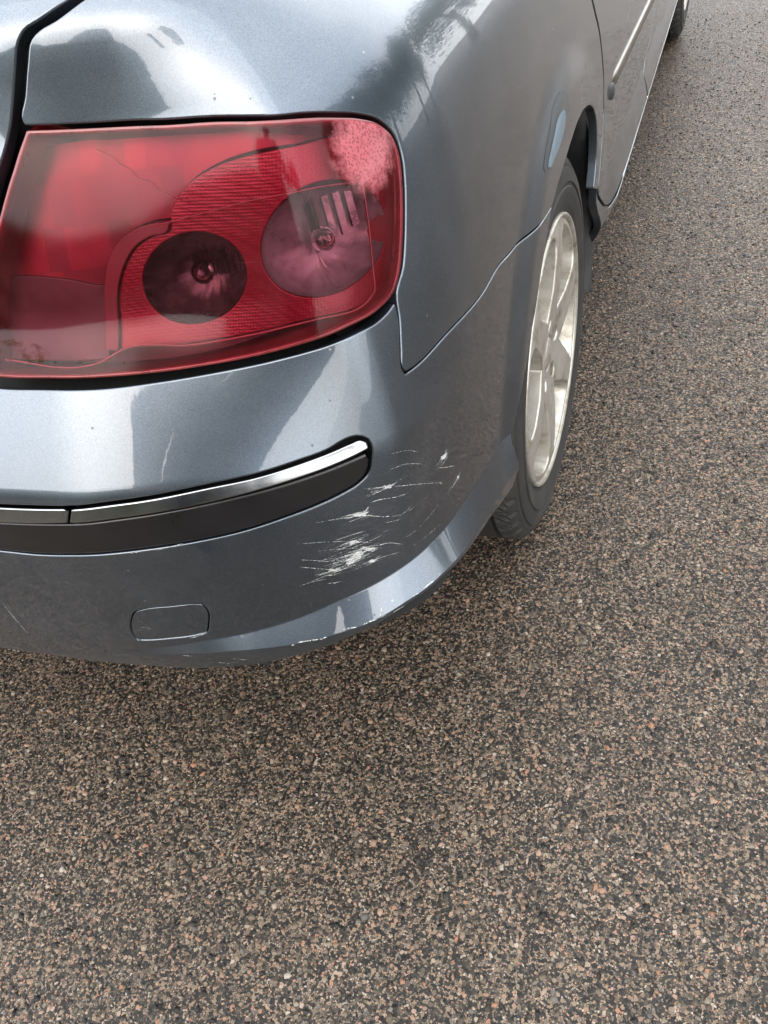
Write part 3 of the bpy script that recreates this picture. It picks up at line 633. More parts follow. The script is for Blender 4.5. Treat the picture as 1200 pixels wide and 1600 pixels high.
def strokes():
    V = []; F = []; rr = np.random.default_rng(11)
    def quadstrip(L, w):
        L = resample(L, .0016, False, 180); n = len(L)
        t = np.gradient(L, axis=0); t /= np.linalg.norm(t, axis=1, keepdims=True)+1e-9; nn = np.stack([-t[:, 1], t[:, 0]], 1)
        taper = np.minimum(1, np.minimum(np.arange(n), np.arange(n)[::-1])/max(1, n*.18)+.12)
        ww = w*.0005*taper*rr.uniform(.35, 1.25, n); jit = rr.normal(0, w*.00012, n)
        keep = rr.random(n) > (.16 if w < 2 else .05)
        a = L+nn*(jit+ww)[:, None]; b = L+nn*(jit-ww)[:, None]
        i0 = len(V)
        for k in range(n): V.append(a[k]); V.append(b[k])
        for k in range(n-1):
            if keep[k]: F.append((i0+2*k, i0+2*k+1, i0+2*k+3, i0+2*k+2))
    for L, w in SCRATCH:
        L = np.array(L)
        if w >= 2:
            for q in range(int(w*2.8)):
                d = rr.normal(0, .0006*w*.55, 2); e = rr.normal(0, .0012, 2)
                hl = rr.uniform(.006, .020); ha = rr.normal(.10, .10); hc = L.mean(0)+rr.normal(0, 1, 2)*[.0012*w, .0009*w]; hv = np.array([math.cos(ha), math.sin(ha)])*hl
                quadstrip(np.stack([hc-hv*1.3, hc+rr.normal(0, .0004, 2), hc+hv*.7]), rr.uniform(.2, .55))
                quadstrip(np.stack([L[0]+d, L.mean(0)+d*.6+rr.normal(0, .0006, 2), L[-1]+d+e]), rr.uniform(.8, 3.0))
        else:
            quadstrip(L, w)
            if rr.random() < .2: quadstrip(L+rr.normal(0, .0012, 2), w*.5)
    # short hair scratches fanning round the main scrape
    for q in range(6):
        c = np.array([rr.normal(.855, .03), rr.normal(.545, .028)]); l = rr.uniform(.006, .03); a = rr.normal(.06, .16)
        quadstrip(np.stack([c-[l*math.cos(a), l*math.sin(a)], c+rr.normal(0, .0005, 2), c+[l*math.cos(a), l*math.sin(a)]]), rr.uniform(.12, .4))
    V = np.array(V); P = B(V[:, 0], V[:, 1])+nrm(B, V[:, 0], V[:, 1])*.00035
    return P, F, nrm(B, V[:, 0], V[:, 1])
P_, F_, N_ = strokes()
rb = [(.775, .520), (.80, .512), (.84, .512), (.875, .520), (.905, .545), (.925, .580), (.935, .612), (.915, .628), (.885, .622), (.850, .604), (.815, .578), (.785, .550)]
panel('rubbed_area', off(.0002), rb, RUBBED, bumper, gap=0, depth=0, res=.008, seg=.006)
s_ = mesh_obj('scratch_marks', P_, F_, SCR, bumper, N_); tag(s_, 'white scrape marks on the bumper corner', kind='stuff')

# quarter panels ---------------------------------------------
def xy_to_sv(x, y, s0, v0):
    s, v = s0, v0
    for _ in range(60):
        a = B(np.array([s]), np.array([v]))[0]; f = np.array([a[0]-x, a[1]-y]); h = 1e-4
        J = np.stack([(B(np.array([s+h]), np.array([v]))[0]-a)[:2]/h, (B(np.array([s]), np.array([v+h]))[0]-a)[:2]/h], 1)
        d = np.clip(-np.linalg.solve(J, f), -.02, .02); s += d[0]; v += d[1]
    return (s, v)
g1 = xy_to_sv(.632, -.52, .80, 1.10); g2 = xy_to_sv(.625, -.42, .95, 1.19)
lampR = LAMP[:15]
quarter = [SEAM[1], SEAM[2], SEAM[3], SEAM[4], SEAM[5]]+SEAM[6:]+ARCHR[1::-1]+ARCHF[:-1]+[ARCHF[-1]]+DOOR[10::-1]+[(1.765, .83), (1.735, .90), (1.72, .96), (1.715, 1.02), (1.50, 1.10), (1.30, 1.14), (1.15, 1.15), (1.0, 1.14), (.90, 1.13), (.82, 1.11), (.78, 1.09), (.745, 1.063)]+GAP[:7]+LAMP[:15]
qr, ql = panel('quarter_panel', B, quarter, PAINT, car, gap=.0010, depth=.014, edge=.0018, res=.0105, fine=(SC-.06, SC+.10, .005), seg=.006, mirror=True, sharp=48)
fp1 = panel('filler_halo', off(.0003), PATCH_OUT, FILL1, qr, gap=0, depth=0, res=.006, seg=.004)
fp2 = panel('filler_patch', off(.0006), PATCH_IN, FILL2, qr, gap=0, depth=0, res=.006, seg=.004); tag(fp2, 'pale blue patch of bare filler above the wheel arch')
# boot lid ---------------------------------------------------
lidR = [(0, .782), (.30, .782), (LIDE[0][0]-.02, .780), (LIDE[0][0], LIDE[0][1]+.012)]+LIDE[1:]+[(.722, 1.058), (.722, 1.09), (.71, 1.13), (.68, 1.17), (.64, 1.20)]
g3 = xy_to_sv(.30, -.44, .33, 1.26); g4 = xy_to_sv(0, -.45, 0.0, 1.27)
lidR += [(g3[0], g3[1]), ]
lid = lidR[1:]
lidfull = [(0, .782)]+lid+[(0.0, g4[1])]+[(-a, b) for a, b in lid[::-1]]
panel('boot_lid', B, lidfull, PAINT, car, gap=.0015, depth=.014, edge=.002, res=.014, seg=.008, sharp=48)
# doors, sills, front wings ----------------------------------
dgap = [(a+.0045, b) for a, b in [(1.715, 1.03), (1.72, .96), (1.735, .90), (1.765, .83)]+DOOR[:11]]+DOOR[11:]
botv = lambda s: float(np.interp(s, [1.93, 2.1, 2.6, 3.5, 4.3], [.388, .374, .366, .358, .352]))
fd = [(FD[2][0]+.03, botv(2.54)), (2.565, .42), (2.63, .46), (2.74, .52), (2.83, .60), (2.87, .70), (2.87, .85), (2.86, 1.03)]
fd = [(2.535, botv(2.535)), (2.535, .425), (2.66, .459), (2.786, .514), (2.84, .58), (2.86, .70), (2.865, .85), (2.855, 1.03)]
rdoor = dgap+[(1.945, botv(1.945)-.002)]+[(s, botv(s)) for s in (2.0, 2.15, 2.3, 2.42, 2.52)]+fd+[(2.5, 1.045), (2.1, 1.045)]
dr, dl = panel('rear_door', B, rdoor, PAINT, car, gap=.002, depth=.016, res=.014, seg=.008, mirror=True, sharp=48, lines=LIPD)
fdoor = [(s, botv(s)) for s in (2.55, 2.8, 3.1, 3.4, 3.7)]+[(3.76, .40), (3.80, .60), (3.82, .85), (3.83, 1.03)]+[(3.4, 1.045), (3.0, 1.045)]+fd[::-1][:-1]
fdr, fdl = panel('front_door', B, fdoor, PAINT, car, gap=.002, depth=.016, res=.018, seg=.01, mirror=True, sharp=48)
YS0 = float(np.interp(1.6, _s, _py)); s_of = lambda y: 1.6+(y-YS0)
sf = s_of(2.725)
aw = [(sf+.375*math.cos(a), .325+.375*math.sin(a)) for a in np.linspace(R(168), R(14), 24)]
fender = [(3.765, .37), (3.90, .37)]+[(sf-.40, .39)]+aw+[(sf+.40, .40), (4.70, .40), (4.72, .72), (4.66, .93), (4.4, 1.0), (3.835, 1.04), (3.825, .85), (3.805, .60)]
fer, fel = panel('front_wing', B, fender, PAINT, car, gap=.002, depth=.014, res=.02, seg=.012, mirror=True, sharp=48)
SE = 5.92
fb = [(4.73, .36), (5.0, .34), (5.4, .33), (SE, .33), (SE, .80), (5.4, .84), (5.0, .88), (4.68, .93), (4.74, .72)]
panel('front_bumper', B, fb, PAINT, car, gap=.002, depth=.014, res=.025, seg=.015, mirror=True, sharp=48)
sillp = [(1.812, .478), (1.829, .458), (1.862, .430), (1.905, .398), (1.93, .386)]+[(s, botv(s)-.006) for s in (2.0, 2.3, 2.6, 3.0, 3.4, 3.8)]+[(3.8, .25), (3.2, .25), (2.6, .25), (2.2, .255), (2.02, .262), (1.93, .285), (1.895, .33), (1.862, .39), (1.83, .43)]
def sillsurf(s, v):
    p = B(s, v); k = np.clip((.40-v)/.14, 0, 1); return p-np.stack([k*k*.02, 0*k, 0*k], -1)
panel('sill', sillsurf, sillp, PAINT, car, gap=.0018, depth=.014, res=.014, seg=.008, mirror=True, sharp=48)
# door mouldings: satin strip with a black end piece
def strip(s0, s1, v0, v1, h, out, name, mat, par, mir=None, n=40):
    ss = np.linspace(s0, s1, n); sec = [(-.5, 0), (-.5, .55), (-.36, .9), (0, 1), (.36, .9), (.5, .55), (.5, 0)]
    V = []; F = []; m = len(sec)
    for i, s in enumerate(ss):
        vc = v0+(v1-v0)*(s-1.99)/(2.734-1.99); e = min(1, (i+.35)/2.2, (n-1-i+.35)/2.2)
        for (a, b_) in sec:
            p = B(np.array([s]), np.array([vc+a*h*(0.6+.4*e)]))[0]; nn = nrm(B, np.array([s]), np.array([vc]))[0]; V.append(p+nn*out*b_*e-nn*.001)
    for i in range(n-1):
        for k in range(m-1): F.append((i*m+k, (i+1)*m+k, (i+1)*m+k+1, i*m+k+1))
    F.append(tuple(range(m))); F.append(tuple((n-1)*m+k for k in range(m))[::-1])
    F = [f[::-1] for f in F]
    o = mesh_obj(name, V, F, mat, par)
    if mir: mesh_obj(name, np.array(V)*[-1, 1, 1], [f[::-1] for f in F], mat, mir)
    return o
MV0, MV1 = .588, .548
strip(1.985, 2.70, MV0, MV1, .022, .006, 'door_moulding', MOULDM, dr, dl)
strip(2.86, 3.74, MV0, MV1, .022, .006, 'door_moulding', MOULDM, fdr, fdl)
strip(1.962, 1.992, MV0-.010, MV1-.010, .026, .007, 'moulding_end', BLACK, dr, dl, 8)

# dark inner shell seen only through the gaps ----------------
ss = np.concatenate([np.arange(0, SC-.05, .03), np.arange(SC-.05, SC+.1, .012), np.arange(SC+.1, 5.93, .04)]); vv = np.concatenate([np.arange(.42, 1.06, .025), [1.08, 1.12]])
gs_, gv_ = np.meshgrid(ss, vv, indexing='ij'); P = B(gs_.ravel(), gv_.ravel())-nrm(B, gs_.ravel(), gv_.ravel())*.020
lampzone = (gv_.ravel() > .752) & (gv_.ravel() < .97) & (gs_.ravel() > .50) & (gs_.ravel() < 1.01)
P[lampzone] -= nrm(B, gs_.ravel(), gv_.ravel())[lampzone]*.075
nv = len(vv); F = []
for i in range(len(ss)-1):
    for j in range(nv-1):
        q = (i*nv+j, (i+1)*nv+j, (i+1)*nv+j+1, i*nv+j+1)
        c = P[list(q)]
        if any((np.hypot(c[:, 1]-yc, c[:, 2]-.325) < .41).any() for yc in (0, 2.725)): continue
        F.append(q)
PP = np.concatenate([P, P*[-1, 1, 1]]); FF = F+[tuple(x+len(P) for x in f[::-1]) for f in F]
mesh_obj('inner_body', PP, FF, DARK, car)
V, F = boxv(-.60, .60, -.62, 3.55, .22, .36); mesh_obj('underbody', V, F, DARK, car, smooth=False)  # plain box, added to block light and darken the space under the car
V, F = boxv(-.62, .62, -.60, -.44, .35, .43); mesh_obj('rear_shade_box', V, F, DARK, car, smooth=False)  # added box that deepens the shade below the bumper
# deck under the boot lid and cabin: closes the top of the shell
V, F = boxv(-.58, .58, -.55, 3.3, .36, .90); mesh_obj('floor_pan', V, F, DARK, car, smooth=False)

# wheel arch liners ------------------------------------------
for yc in (0.0, 2.725):
    for sg in (1, -1):
        a = np.linspace(R(-14), R(163), 46); V = []; F = []
        for t in a:
            for (x, rr) in ((.872, .384), (.866, .372), (.85, .370), (.80, .374), (.70, .376), (.62, .372), (.60, .30), (.60, .05)): V.append((sg*x, yc+rr*math.cos(t), max(.20, .325+rr*math.sin(t))))
        m = 8
        for i in range(len(a)-1):
            for k in range(m-1):
                q = (i*m+k, i*m+k+1, (i+1)*m+k+1, (i+1)*m+k); F.append(q if sg > 0 else q[::-1])
        mesh_obj('wheel_arch_liner', V, F, BLACK, car)

# wheels -----------------------------------------------------
RT = .330
def tyre_mesh():
    W = .215/2
    half = [(.070, .218), (.088, .222), (.0965, .229), (.0985, .234), (.1035, .246), (.1075, .262), (.1085, .270), (.1085, .2715), (.1055, .2735), (.1055, .278), (.1080, .2795), (.1060, .292), (.1040, .2995), (.1005, .3010), (.1002, .3045), (.1000, .3075), (.0985, .3095), (.094, .3175), (.088, .3230), (.081, .3264)]
    tread = [(.0655, .3285), (.0625, .3285), (.0620, .3215), (.0545, .3215), (.0540, .3292), (.0210, .3298), (.0205, .3220), (.0125, .3220), (.0120, .3300)]
    right = half+tread; prof = right+[(-x, r) for x, r in right[::-1]]
    seg = 360
    def mod(i, j, x, r):
        ax = abs(x)
        if r > .3125 and ax > .0630 or (r > .325 and ax < .054 and ax > .022):
            ph = (i+int(ax*60)+(0 if x > 0 else 3)) % 7
            if ph in (0, 1) and r > .3165: r -= .0055
            if ph == 4 and ax < .088 and r > .324: r -= .0025
        return x, r
    V, F = lathe(prof, seg, mod)
    return V, F
def face_surf(y, z):
    r = np.hypot(y, z); x = np.interp(r, [0, .045, .075, .12, .17, .205, .222, .23], [-.006, -.004, .000, .006, .008, .006, .002, 0]); return np.stack([x, y, z], -1)
def wheel_mesh():
    outer = [(.2235*math.cos(a), .2235*math.sin(a)) for a in np.linspace(0, 2*math.pi, 80, endpoint=False)]
    holes = []
    ns = 6
    for k in range(ns):
        c = R(77-360/ns/2)+k*2*math.pi/ns
        pts = []
        # teardrop opening: pointed near the hub, broad under the rim
        Lr = [(.078, 0), (.088, -.10), (.110, -.225), (.140, -.32), (.172, -.375), (.196, -.385), (.2075, -.32), (.2105, -.16), (.211, 0)]
        for r_, d in Lr: pts.append((r_, c+d*1.02))
        for r_, d in Lr[-2:0:-1]: pts.append((r_, c-d*1.02))
        holes.append([(r_*math.cos(a), r_*math.sin(a)) for r_, a in pts])
    for k in range(5):
        c = R(8)+k*2*math.pi/5; holes.append([(.054*math.cos(c)+.0125*math.cos(a), .054*math.sin(c)+.0125*math.sin(a)) for a in np.linspace(0, 2*math.pi, 12, endpoint=False)])
    holes.append([(.030*math.cos(a), .030*math.sin(a)) for a in np.linspace(0, 2*math.pi, 24, endpoint=False)])
    return outer, holes
outer, holes = wheel_mesh()
WX = .864; WZ = .3265
wh = panel('wheel', face_surf, outer, ALLOY, None, holes=holes, gap=0, depth=.034, edge=.0035, res=.008, seg=.006, sharp=70, eps=1e-3)
def wobj(name, V, F, mat): return mesh_obj(name, V, F, mat, wh)
tv, tf = tyre_mesh(); tv = [(x*.93-.090, y*.992, z*.992) for x, y, z in tv]; tf = [f[::-1] for f in tf]
mesh_obj('tyre', tv, tf, RUBBER, wh, smooth=False)
bar = [(-.002, .2205), (.003, .2225), (.0065, .2255), (.0072, .2285), (.005, .2305), (-.004, .2305), (-.012, .222), (-.014, .2205)]
V, F = lathe(bar, 96); wobj('rim_flange', V, [f for f in F], ALLOY)
V, F = lathe([(-.002, .2225), (-.02, .2165), (-.05, .206), (-.10, .203), (-.17, .205), (-.19, .215)], 96); wobj('rim_barrel', V, [f for f in F], BARREL)
V, F = lathe([(-.055, .165), (-.055, .06), (-.075, .06)], 64); wobj('brake_disc', V, F, STEEL)
V, F = lathe([(-.09, .204), (-.09, .0)], 48); wobj('back_plate', V, F, DARK)
V, F = lathe([(-.030, .0315), (-.012, .0312), (-.006, .0285), (-.003, .020), (-.0022, .0)], 32); wobj('centre_cap', V, F, ALLOY)
for k in range(5):
    c = R(8)+k*2*math.pi/5; V = []; F = []
    for x, rr in ((-.03, .0095), (-.018, .0095), (-.0165, .008)):
        for q in range(6): V.append((x, .054*math.cos(c)+rr*math.cos(q*math.pi/3), .054*math.sin(c)+rr*math.sin(q*math.pi/3)))
    for r_ in range(2):
        for q in range(6): F.append((r_*6+q, r_*6+(q+1) % 6, (r_+1)*6+(q+1) % 6, (r_+1)*6+q))
    F.append(tuple(range(12, 18))); mesh_obj('wheel_bolt', V, F, STEEL, wh, smooth=False)
wh.parent = car; wh.scale = (1, .955, .955); wh.location = (WX, 0, WZ)
for (x, y, rz) in ((WX, 2.725, 0), (-WX, 0, math.pi), (-WX, 2.725, math.pi)):
    c = wh.copy(); COL.objects.link(c); c.location = (x, y, WZ); c.rotation_euler = (R(25), 0, rz)
    for ch in [o for o in COL.objects if o.parent == wh]:
        d = ch.copy(); COL.objects.link(d); d.parent = c

# tail lamps -------------------------------------------------
LL = LAMPL+LEFTE
HAZE_C = tuple(float(q) for q in lens(np.array([.958]), np.array([.888]))[0])
LENS = glass_like('weathered_lens', (1.0, .50, .60), 1.29, .10, lens_haze, (.55, .16, .18), .1)
RED1 = red_reflex_mat(); RED2 = red_flute_mat()
SMOKE = plain('smoked_reflector', (.020, .016, .016), .25, 0, .5, 60, .25)
BRIGHT = plain('bright_reflector', (.15, .175, .17), .3, 1, .4, 90, .4)
SEMI = plain('grey_reflector', (.13, .16, .15), .3, .4, .5, 60, .25)
EDGEM = plain('red_lens_edge', (.13, .016, .016), .3, 0, .35, 60, .1, .5)
MOSS = plain('brown_grime', (.12, .05, .025), .9, 0, .5, 160, .3)
def lamp(sg):
    S = (lambda f: f) if sg > 0 else (lambda f: (lambda s, v: f(s, v)*np.array([-1., 1, 1])))
    def pan(name, f, poly, mat, par, **k): return panel(name, S(f), poly, mat, par, flip=(sg < 0), **k)
    # housing: deep dark tray behind the lens
    vo, F, loops = sheet(LL, (), .014, None, .006, .0045)
    L = loops[0]; n = len(L); f0 = lens_in(.002); f1 = lens_in(.074)
    Lb = inset(L, .012)
    V = np.concatenate([S(f0)(L[:, 0], L[:, 1]), S(f1)(Lb[:, 0], Lb[:, 1])])
    i = np.arange(n); j = (i+1) % n
    FF = [(a, b, b+n, a+n) for a, b in zip(i, j)]
    vo2, F2, l2 = sheet(Lb, (), .02, None, .02, 0, False); k0 = len(V)
    V = np.concatenate([V, S(lens_in(.0735))(vo2[:, 0], vo2[:, 1])]); FF += [tuple(int(x)+k0 for x in f) for f in F2]
    if sg < 0: FF = [f[::-1] for f in FF]
    ho = mesh_obj('tail_lamp', V, FF, TRAY, car)
    tag(ho, 'red tail lamp with a hazed, crazed lens')
    if sg > 0 or True:
        pan('lens', lambda s, v: lens(s, v, -.0005*np.ones(np.shape(s))), LL, LENS, ho, gap=.003, depth=0, res=.009, seg=.006, sharp=48, eps=2e-3)
        # moulded rim of the lens
        Lr = resample(LL, .006, True, 48); Lr = Lr if area(Lr) > 0 else Lr[::-1]
        o1 = inset(Lr, .0028); o2 = inset(Lr, .0062); n = len(Lr)
        Pa = S(lambda s, v: lens(s, v, .010*np.ones(np.shape(s))))(o1[:, 0], o1[:, 1]); Pb = S(lambda s, v: lens(s, v, .0002*np.ones(np.shape(s))))(o1[:, 0], o1[:, 1]); Pc = S(lambda s, v: lens(s, v, .0012*np.ones(np.shape(s))))(o2[:, 0], o2[:, 1]); Pd = S(lambda s, v: lens(s, v, .010*np.ones(np.shape(s))))(o2[:, 0], o2[:, 1])
        V = np.concatenate([Pa, Pb, Pc, Pd]); i = np.arange(n); j = (i+1) % n; FF = []
        for a in range(3): FF += [(a*n+p, (a+1)*n+p, (a+1)*n+q, a*n+q) if sg > 0 else (a*n+q, (a+1)*n+q, (a+1)*n+p, a*n+p) for p, q in zip(i, j)]
        mesh_obj('lens_rim', V, FF, EDGEM, ho)
        D = .018
        pan('red_reflector', lens_in(D), REDP, RED1, ho, holes=[BOWL_A, BOWL_B], gap=.0006, depth=.02, edge=.0012, res=.008, seg=.005, sharp=50, eps=2e-3)
        pan('fluted_reflector', lens_in(D+.012), LEFTP, RED2, ho, gap=.0006, depth=.004, edge=.001, res=.008, seg=.006, sharp=50, eps=2e-3)
        pan('lower_reflector', lens_in(D+.008), LOWP, MAROON, ho, gap=.0006, depth=.008, edge=.001, res=.008, seg=.006, sharp=50, eps=2e-3)
        pan('divider', lens_in(D-.004), BEZEL, HOUSE, ho, gap=0, depth=.02, edge=.001, res=.006, seg=.004, sharp=50, eps=2e-3)
        for Lw, wd in ((FRAME, .0010), (DIAG, .0006)):
            q = resample(Lw, .006, False, 50); p = S(lens_in(.004))(q[:, 0], q[:, 1]); V, F = tube(p, wd, 6); mesh_obj('lens_ridge', V, F, EDGEM, ho)
        q = resample(CRACK, .003, False, 180); p = S(lens_in(.0006))(q[:, 0], q[:, 1])
        V, F = tube(p, [.0005+.0004*math.sin(k*1.7)**2 for k in range(len(p))], 5); mesh_obj('lens_crack', V, F, RED1, ho)
        # round chambers: bowl, ribbed bright reflector, bulb
        for Lb, dp, mt, br in ((BOWL_A, .050, SMOKE, .55), (BOWL_B, .045, SEMI, .8)):
            q = resample(Lb, .004, True, 180); q = q if area(q) > 0 else q[::-1]; c = q.mean(0); n = len(q); V = []; rings = [(1, 0), (.99, .12), (.95, .35), (.85, .62), (.66, .85), (.40, .97), (.15, 1.0)]
            for k_, (u, dd) in enumerate(rings):
                w_ = c+(q-c)*u
                fl = 1+.0*k_
                rip = (.0007*np.sign(np.sin(np.arctan2(q[:, 1]-c[1], q[:, 0]-c[0])*14))*np.sin(np.pi*min(1, dd)))
                p = S(lambda s, v: lens(s, v, D+.001+dp*dd+rip))(w_[:, 0], w_[:, 1]); V.append(p)
            V = np.concatenate(V); i = np.arange(n); j = (i+1) % n; FF = []
            for a in range(len(rings)-1): FF += [(a*n+x, a*n+y, (a+1)*n+y, (a+1)*n+x) for x, y in zip(i, j)]
            FF.append(tuple((len(rings)-1)*n+x for x in i))
            if sg < 0: FF = [f[::-1] for f in FF]
            bo = mesh_obj('lamp_bowl', V, FF, mt, ho, smooth=True)
            # bulb
            cc = S(lens_in(D+.018))(np.array([c[0]]), np.array([c[1]]))[0]; nn = nrm(S(lens_in(D)), np.array([c[0]]), np.array([c[1]]), 2e-3)[0]*(1 if sg > 0 else -1)
            pr = [(-.018, .006), (-.010, .006), (-.008, .009), (.0, .0105), (.006, .0095), (.011, .006), (.0135, .0)]
            V, F = lathe(pr, 20); rotm = Vector((1, 0, 0)).rotation_difference(Vector(nn)).to_matrix(); V = [tuple(rotm @ Vector(v)+Vector(cc)) for v in V]
            mesh_obj('bulb', V, F, BULB, ho)
            # ribbed vertical facets on the bright side of each chamber
            FV = []; FFc = []
            for k_ in range(7):
                s0 = c[0]+(q[:, 0].max()-c[0])*(-.25+.16*k_); hw = .0034
                hh = (q[:, 1].max()-c[1])*math.sqrt(max(.02, 1-((s0-c[0])/(q[:, 0].max()-c[0]))**2))*br
                e = (D+.012+.022*(1-abs(-.1+.16*k_)))
                pts = [(s0-hw, c[1]-hh*.35), (s0+hw*.8, c[1]-hh*.35), (s0+hw*1.1, c[1]+hh*.8), (s0-hw*.6, c[1]+hh*.8)]
                b0 = len(FV)
                for (a, b_), dz in zip(pts, (.004, 0, 0, .004)):
                    for ex in (0, .003): FV.append(S(lens_in(e+dz+ex))(np.array([a]), np.array([b_]))[0])
                FFc += [tuple(b0+x for x in f) for f in ((0, 2, 4, 6), (1, 7, 5, 3), (0, 1, 3, 2), (2, 3, 5, 4), (4, 5, 7, 6), (6, 7, 1, 0))]
            if sg < 0: FFc = [f[::-1] for f in FFc]
            mesh_obj('reflector_facets', FV, FFc, BRIGHT, ho, smooth=False)
        # grime packed into the lower edge
        gl = [(.500, .7745), (.5454, .7755), (.596, .7735), (.6449, .7695), (.66, .7700), (.62, .782), (.58, .795), (.545, .803), (.52, .800)]
        gm = pan('grime', lens_in(-.0009), gl, GRIME, ho, gap=.002, depth=0, res=.006, seg=.004, eps=2e-3)
    return ho
MAROON = plain('dark_maroon_reflector', (.022, .002, .004), .45, 0, .35, 22, .1)
def grime_mat():
    m = bpy.data.materials.new('brown_grime_film'); m.use_nodes = True; t = m.node_tree; t.nodes.clear()
    o = t.nodes.new('ShaderNodeOutputMaterial'); tr = t.nodes.new('ShaderNodeBsdfTransparent'); df = t.nodes.new('ShaderNodeBsdfDiffuse'); mi = t.nodes.new('ShaderNodeMixShader')
    co = objco(t); df.inputs[0].default_value = (.05, .020, .010, 1)
    f = ramp(t, noise(t, co, 70, 6, .75, .6), [(.50, (0, 0, 0)), (.66, (.75, .75, .75))])
    t.links.new(f, mi.inputs[0]); t.links.new(tr.outputs[0], mi.inputs[1]); t.links.new(df.outputs[0], mi.inputs[2]); t.links.new(mi.outputs[0], o.inputs[0]); return m
GRIME = grime_mat()
BULB = glass_like('bulb_glass', (.85, .80, .80), 1.5, .02)
lamp(1); lamp(-1)

# cabin, bonnet (mostly above the frame) ---------------------
def loft(rows, name, mat, parent):
    V = [p for r_ in rows for p in r_]; n = len(rows[0]); F = []
    for i in range(len(rows)-1):
        for k in range(n-1): F.append((i*n+k, i*n+k+1, (i+1)*n+k+1, (i+1)*n+k))
    return mesh_obj(name, V, F, mat, parent)
def prow(y, z, wdt, crown, n=17):
    return [(wdt*t, y+.03*(t*t)*(1 if y > 1 else -1)*0, z-crown*t*t) for t in np.linspace(1, -1, n)]
roof = loft([prow(.42, 1.36, .56, .03), prow(.60, 1.41, .58, .035), prow(.9, 1.435, .59, .035), prow(1.2, 1.435, .59, .035), prow(1.45, 1.41, .58, .035)], 'roof', PAINT, car)
deck = loft([prow(-.44, 1.030, .72, .05), prow(-.36, 1.035, .73, .05), prow(-.30, 1.04, .73, .055)], 'rear_shelf_panel', PAINT, car)
loft([prow(-.30, 1.042, .70, .05), prow(-.05, 1.17, .66, .045), prow(.2, 1.28, .61, .04), prow(.42, 1.358, .56, .03)], 'rear_window', GLASS, car)
loft([prow(1.45, 1.412, .57, .035), prow(1.8, 1.25, .64, .05), prow(2.3, .99, .70, .06)], 'windscreen', GLASS, car)
loft([prow(2.3, .985, .78, .06), prow(2.8, .955, .77, .07), prow(3.3, .88, .74, .08), prow(3.62, .78, .62, .08)], 'bonnet', PAINT, car)
for sg in (1, -1):
    def sidewin(name, ya, yb, mat, ins=0):
        rows = []
        for u in np.linspace(0, 1, 6):
            r_ = []
            for y in np.linspace(ya, yb, 9):
                top = np.interp(y, [-.42, .42, .9, 1.45, 2.3], [1.03, 1.335, 1.40, 1.375, .95]); zb = np.interp(y, [-.42, 0, 2.3], [.99, .955, .94])
                xb = np.interp(y, [-.42, 0, 2.3], [.715, .80, .79]); xt = np.interp(y, [-.42, .42, .9, 1.45, 2.3], [.70, .565, .59, .585, .72])
                top = max(top, zb+.004)
                r_.append((sg*(xb+(xt-xb)*u-ins), y, zb+(top-zb)*u))
            rows.append(r_)
        o = loft(rows, name, mat, car)
        if sg > 0: o.data.flip_normals()
        return o
    sidewin('pillar', -.42, .12, PAINT); sidewin('side_window', .12, 1.02, GLASS); sidewin('pillar', 1.02, 1.10, BLACK); sidewin('side_window', 1.10, 2.1, GLASS); sidewin('pillar', 2.1, 2.3, PAINT)
# ------------------------------------------------------------------ surroundings (seen only in the paintwork)
LEAFA = leaf_mat('dark_leaves', (.025, .045, .018), (.06, .095, .03)); BARK = plain('bark', (.10, .08, .06), .9, 0, .3, 8, .4)
def tree(x, y, h, rad, n, seed, label):
    rr = np.random.default_rng(seed)
    t = empty('tree', (x, y, GZ)); tag(t, label, 'tree', 'trees along the road')
    path = [Vector((0, 0, 0)), Vector((.05, 0, h*.2)), Vector((0, .08, h*.45)), Vector((.05, .0, h*.8))]
    V, F = tube(path, [.16, .13, .09, .03], 8); mesh_obj('trunk', V, F, BARK, t)
    cl = rr.normal(0, 1, (26, 3)); cl /= np.linalg.norm(cl, axis=1, keepdims=True); cl *= (rr.random((26, 1))**.4)*[rad, rad, h*.36]; cl[:, 2] += h*.62
    k = rr.integers(0, 26, n); c = cl[k]+rr.normal(0, rad*.20, (n, 3)); sz = rr.uniform(.05, .10, n)
    a = rr.normal(0, 1, (n, 3)); a /= np.linalg.norm(a, axis=1, keepdims=True); b = np.cross(a, rr.normal(0, 1, (n, 3))); b /= np.linalg.norm(b, axis=1, keepdims=True)
    V = np.stack([c-a*sz[:, None], c+b*sz[:, None]*.6, c+a*sz[:, None], c-b*sz[:, None]*.6], 1).reshape(-1, 3)
    mesh_obj('crown', V, np.arange(4*n).reshape(-1, 4), LEAFA, t, smooth=False)
for i, (x, y, h, r_) in enumerate([(10.5, 2.0, 6.2, 2.2), (11.5, 5.0, 7.0, 2.6), (9.8, 8.6, 6.4, 2.4), (10.5, 12, 7.5, 2.8), (8.0, 16.5, 6.5, 2.5)]):
    tree(x, y, h, r_, 14000, 40+i, ['broad leafy tree nearest the rear of the car on its right', 'tallest leafy tree level with the car doors', 'leafy tree level with the bonnet of the car', 'wide leafy tree beyond the front of the car', 'last leafy tree of the row ahead of the car'][i])
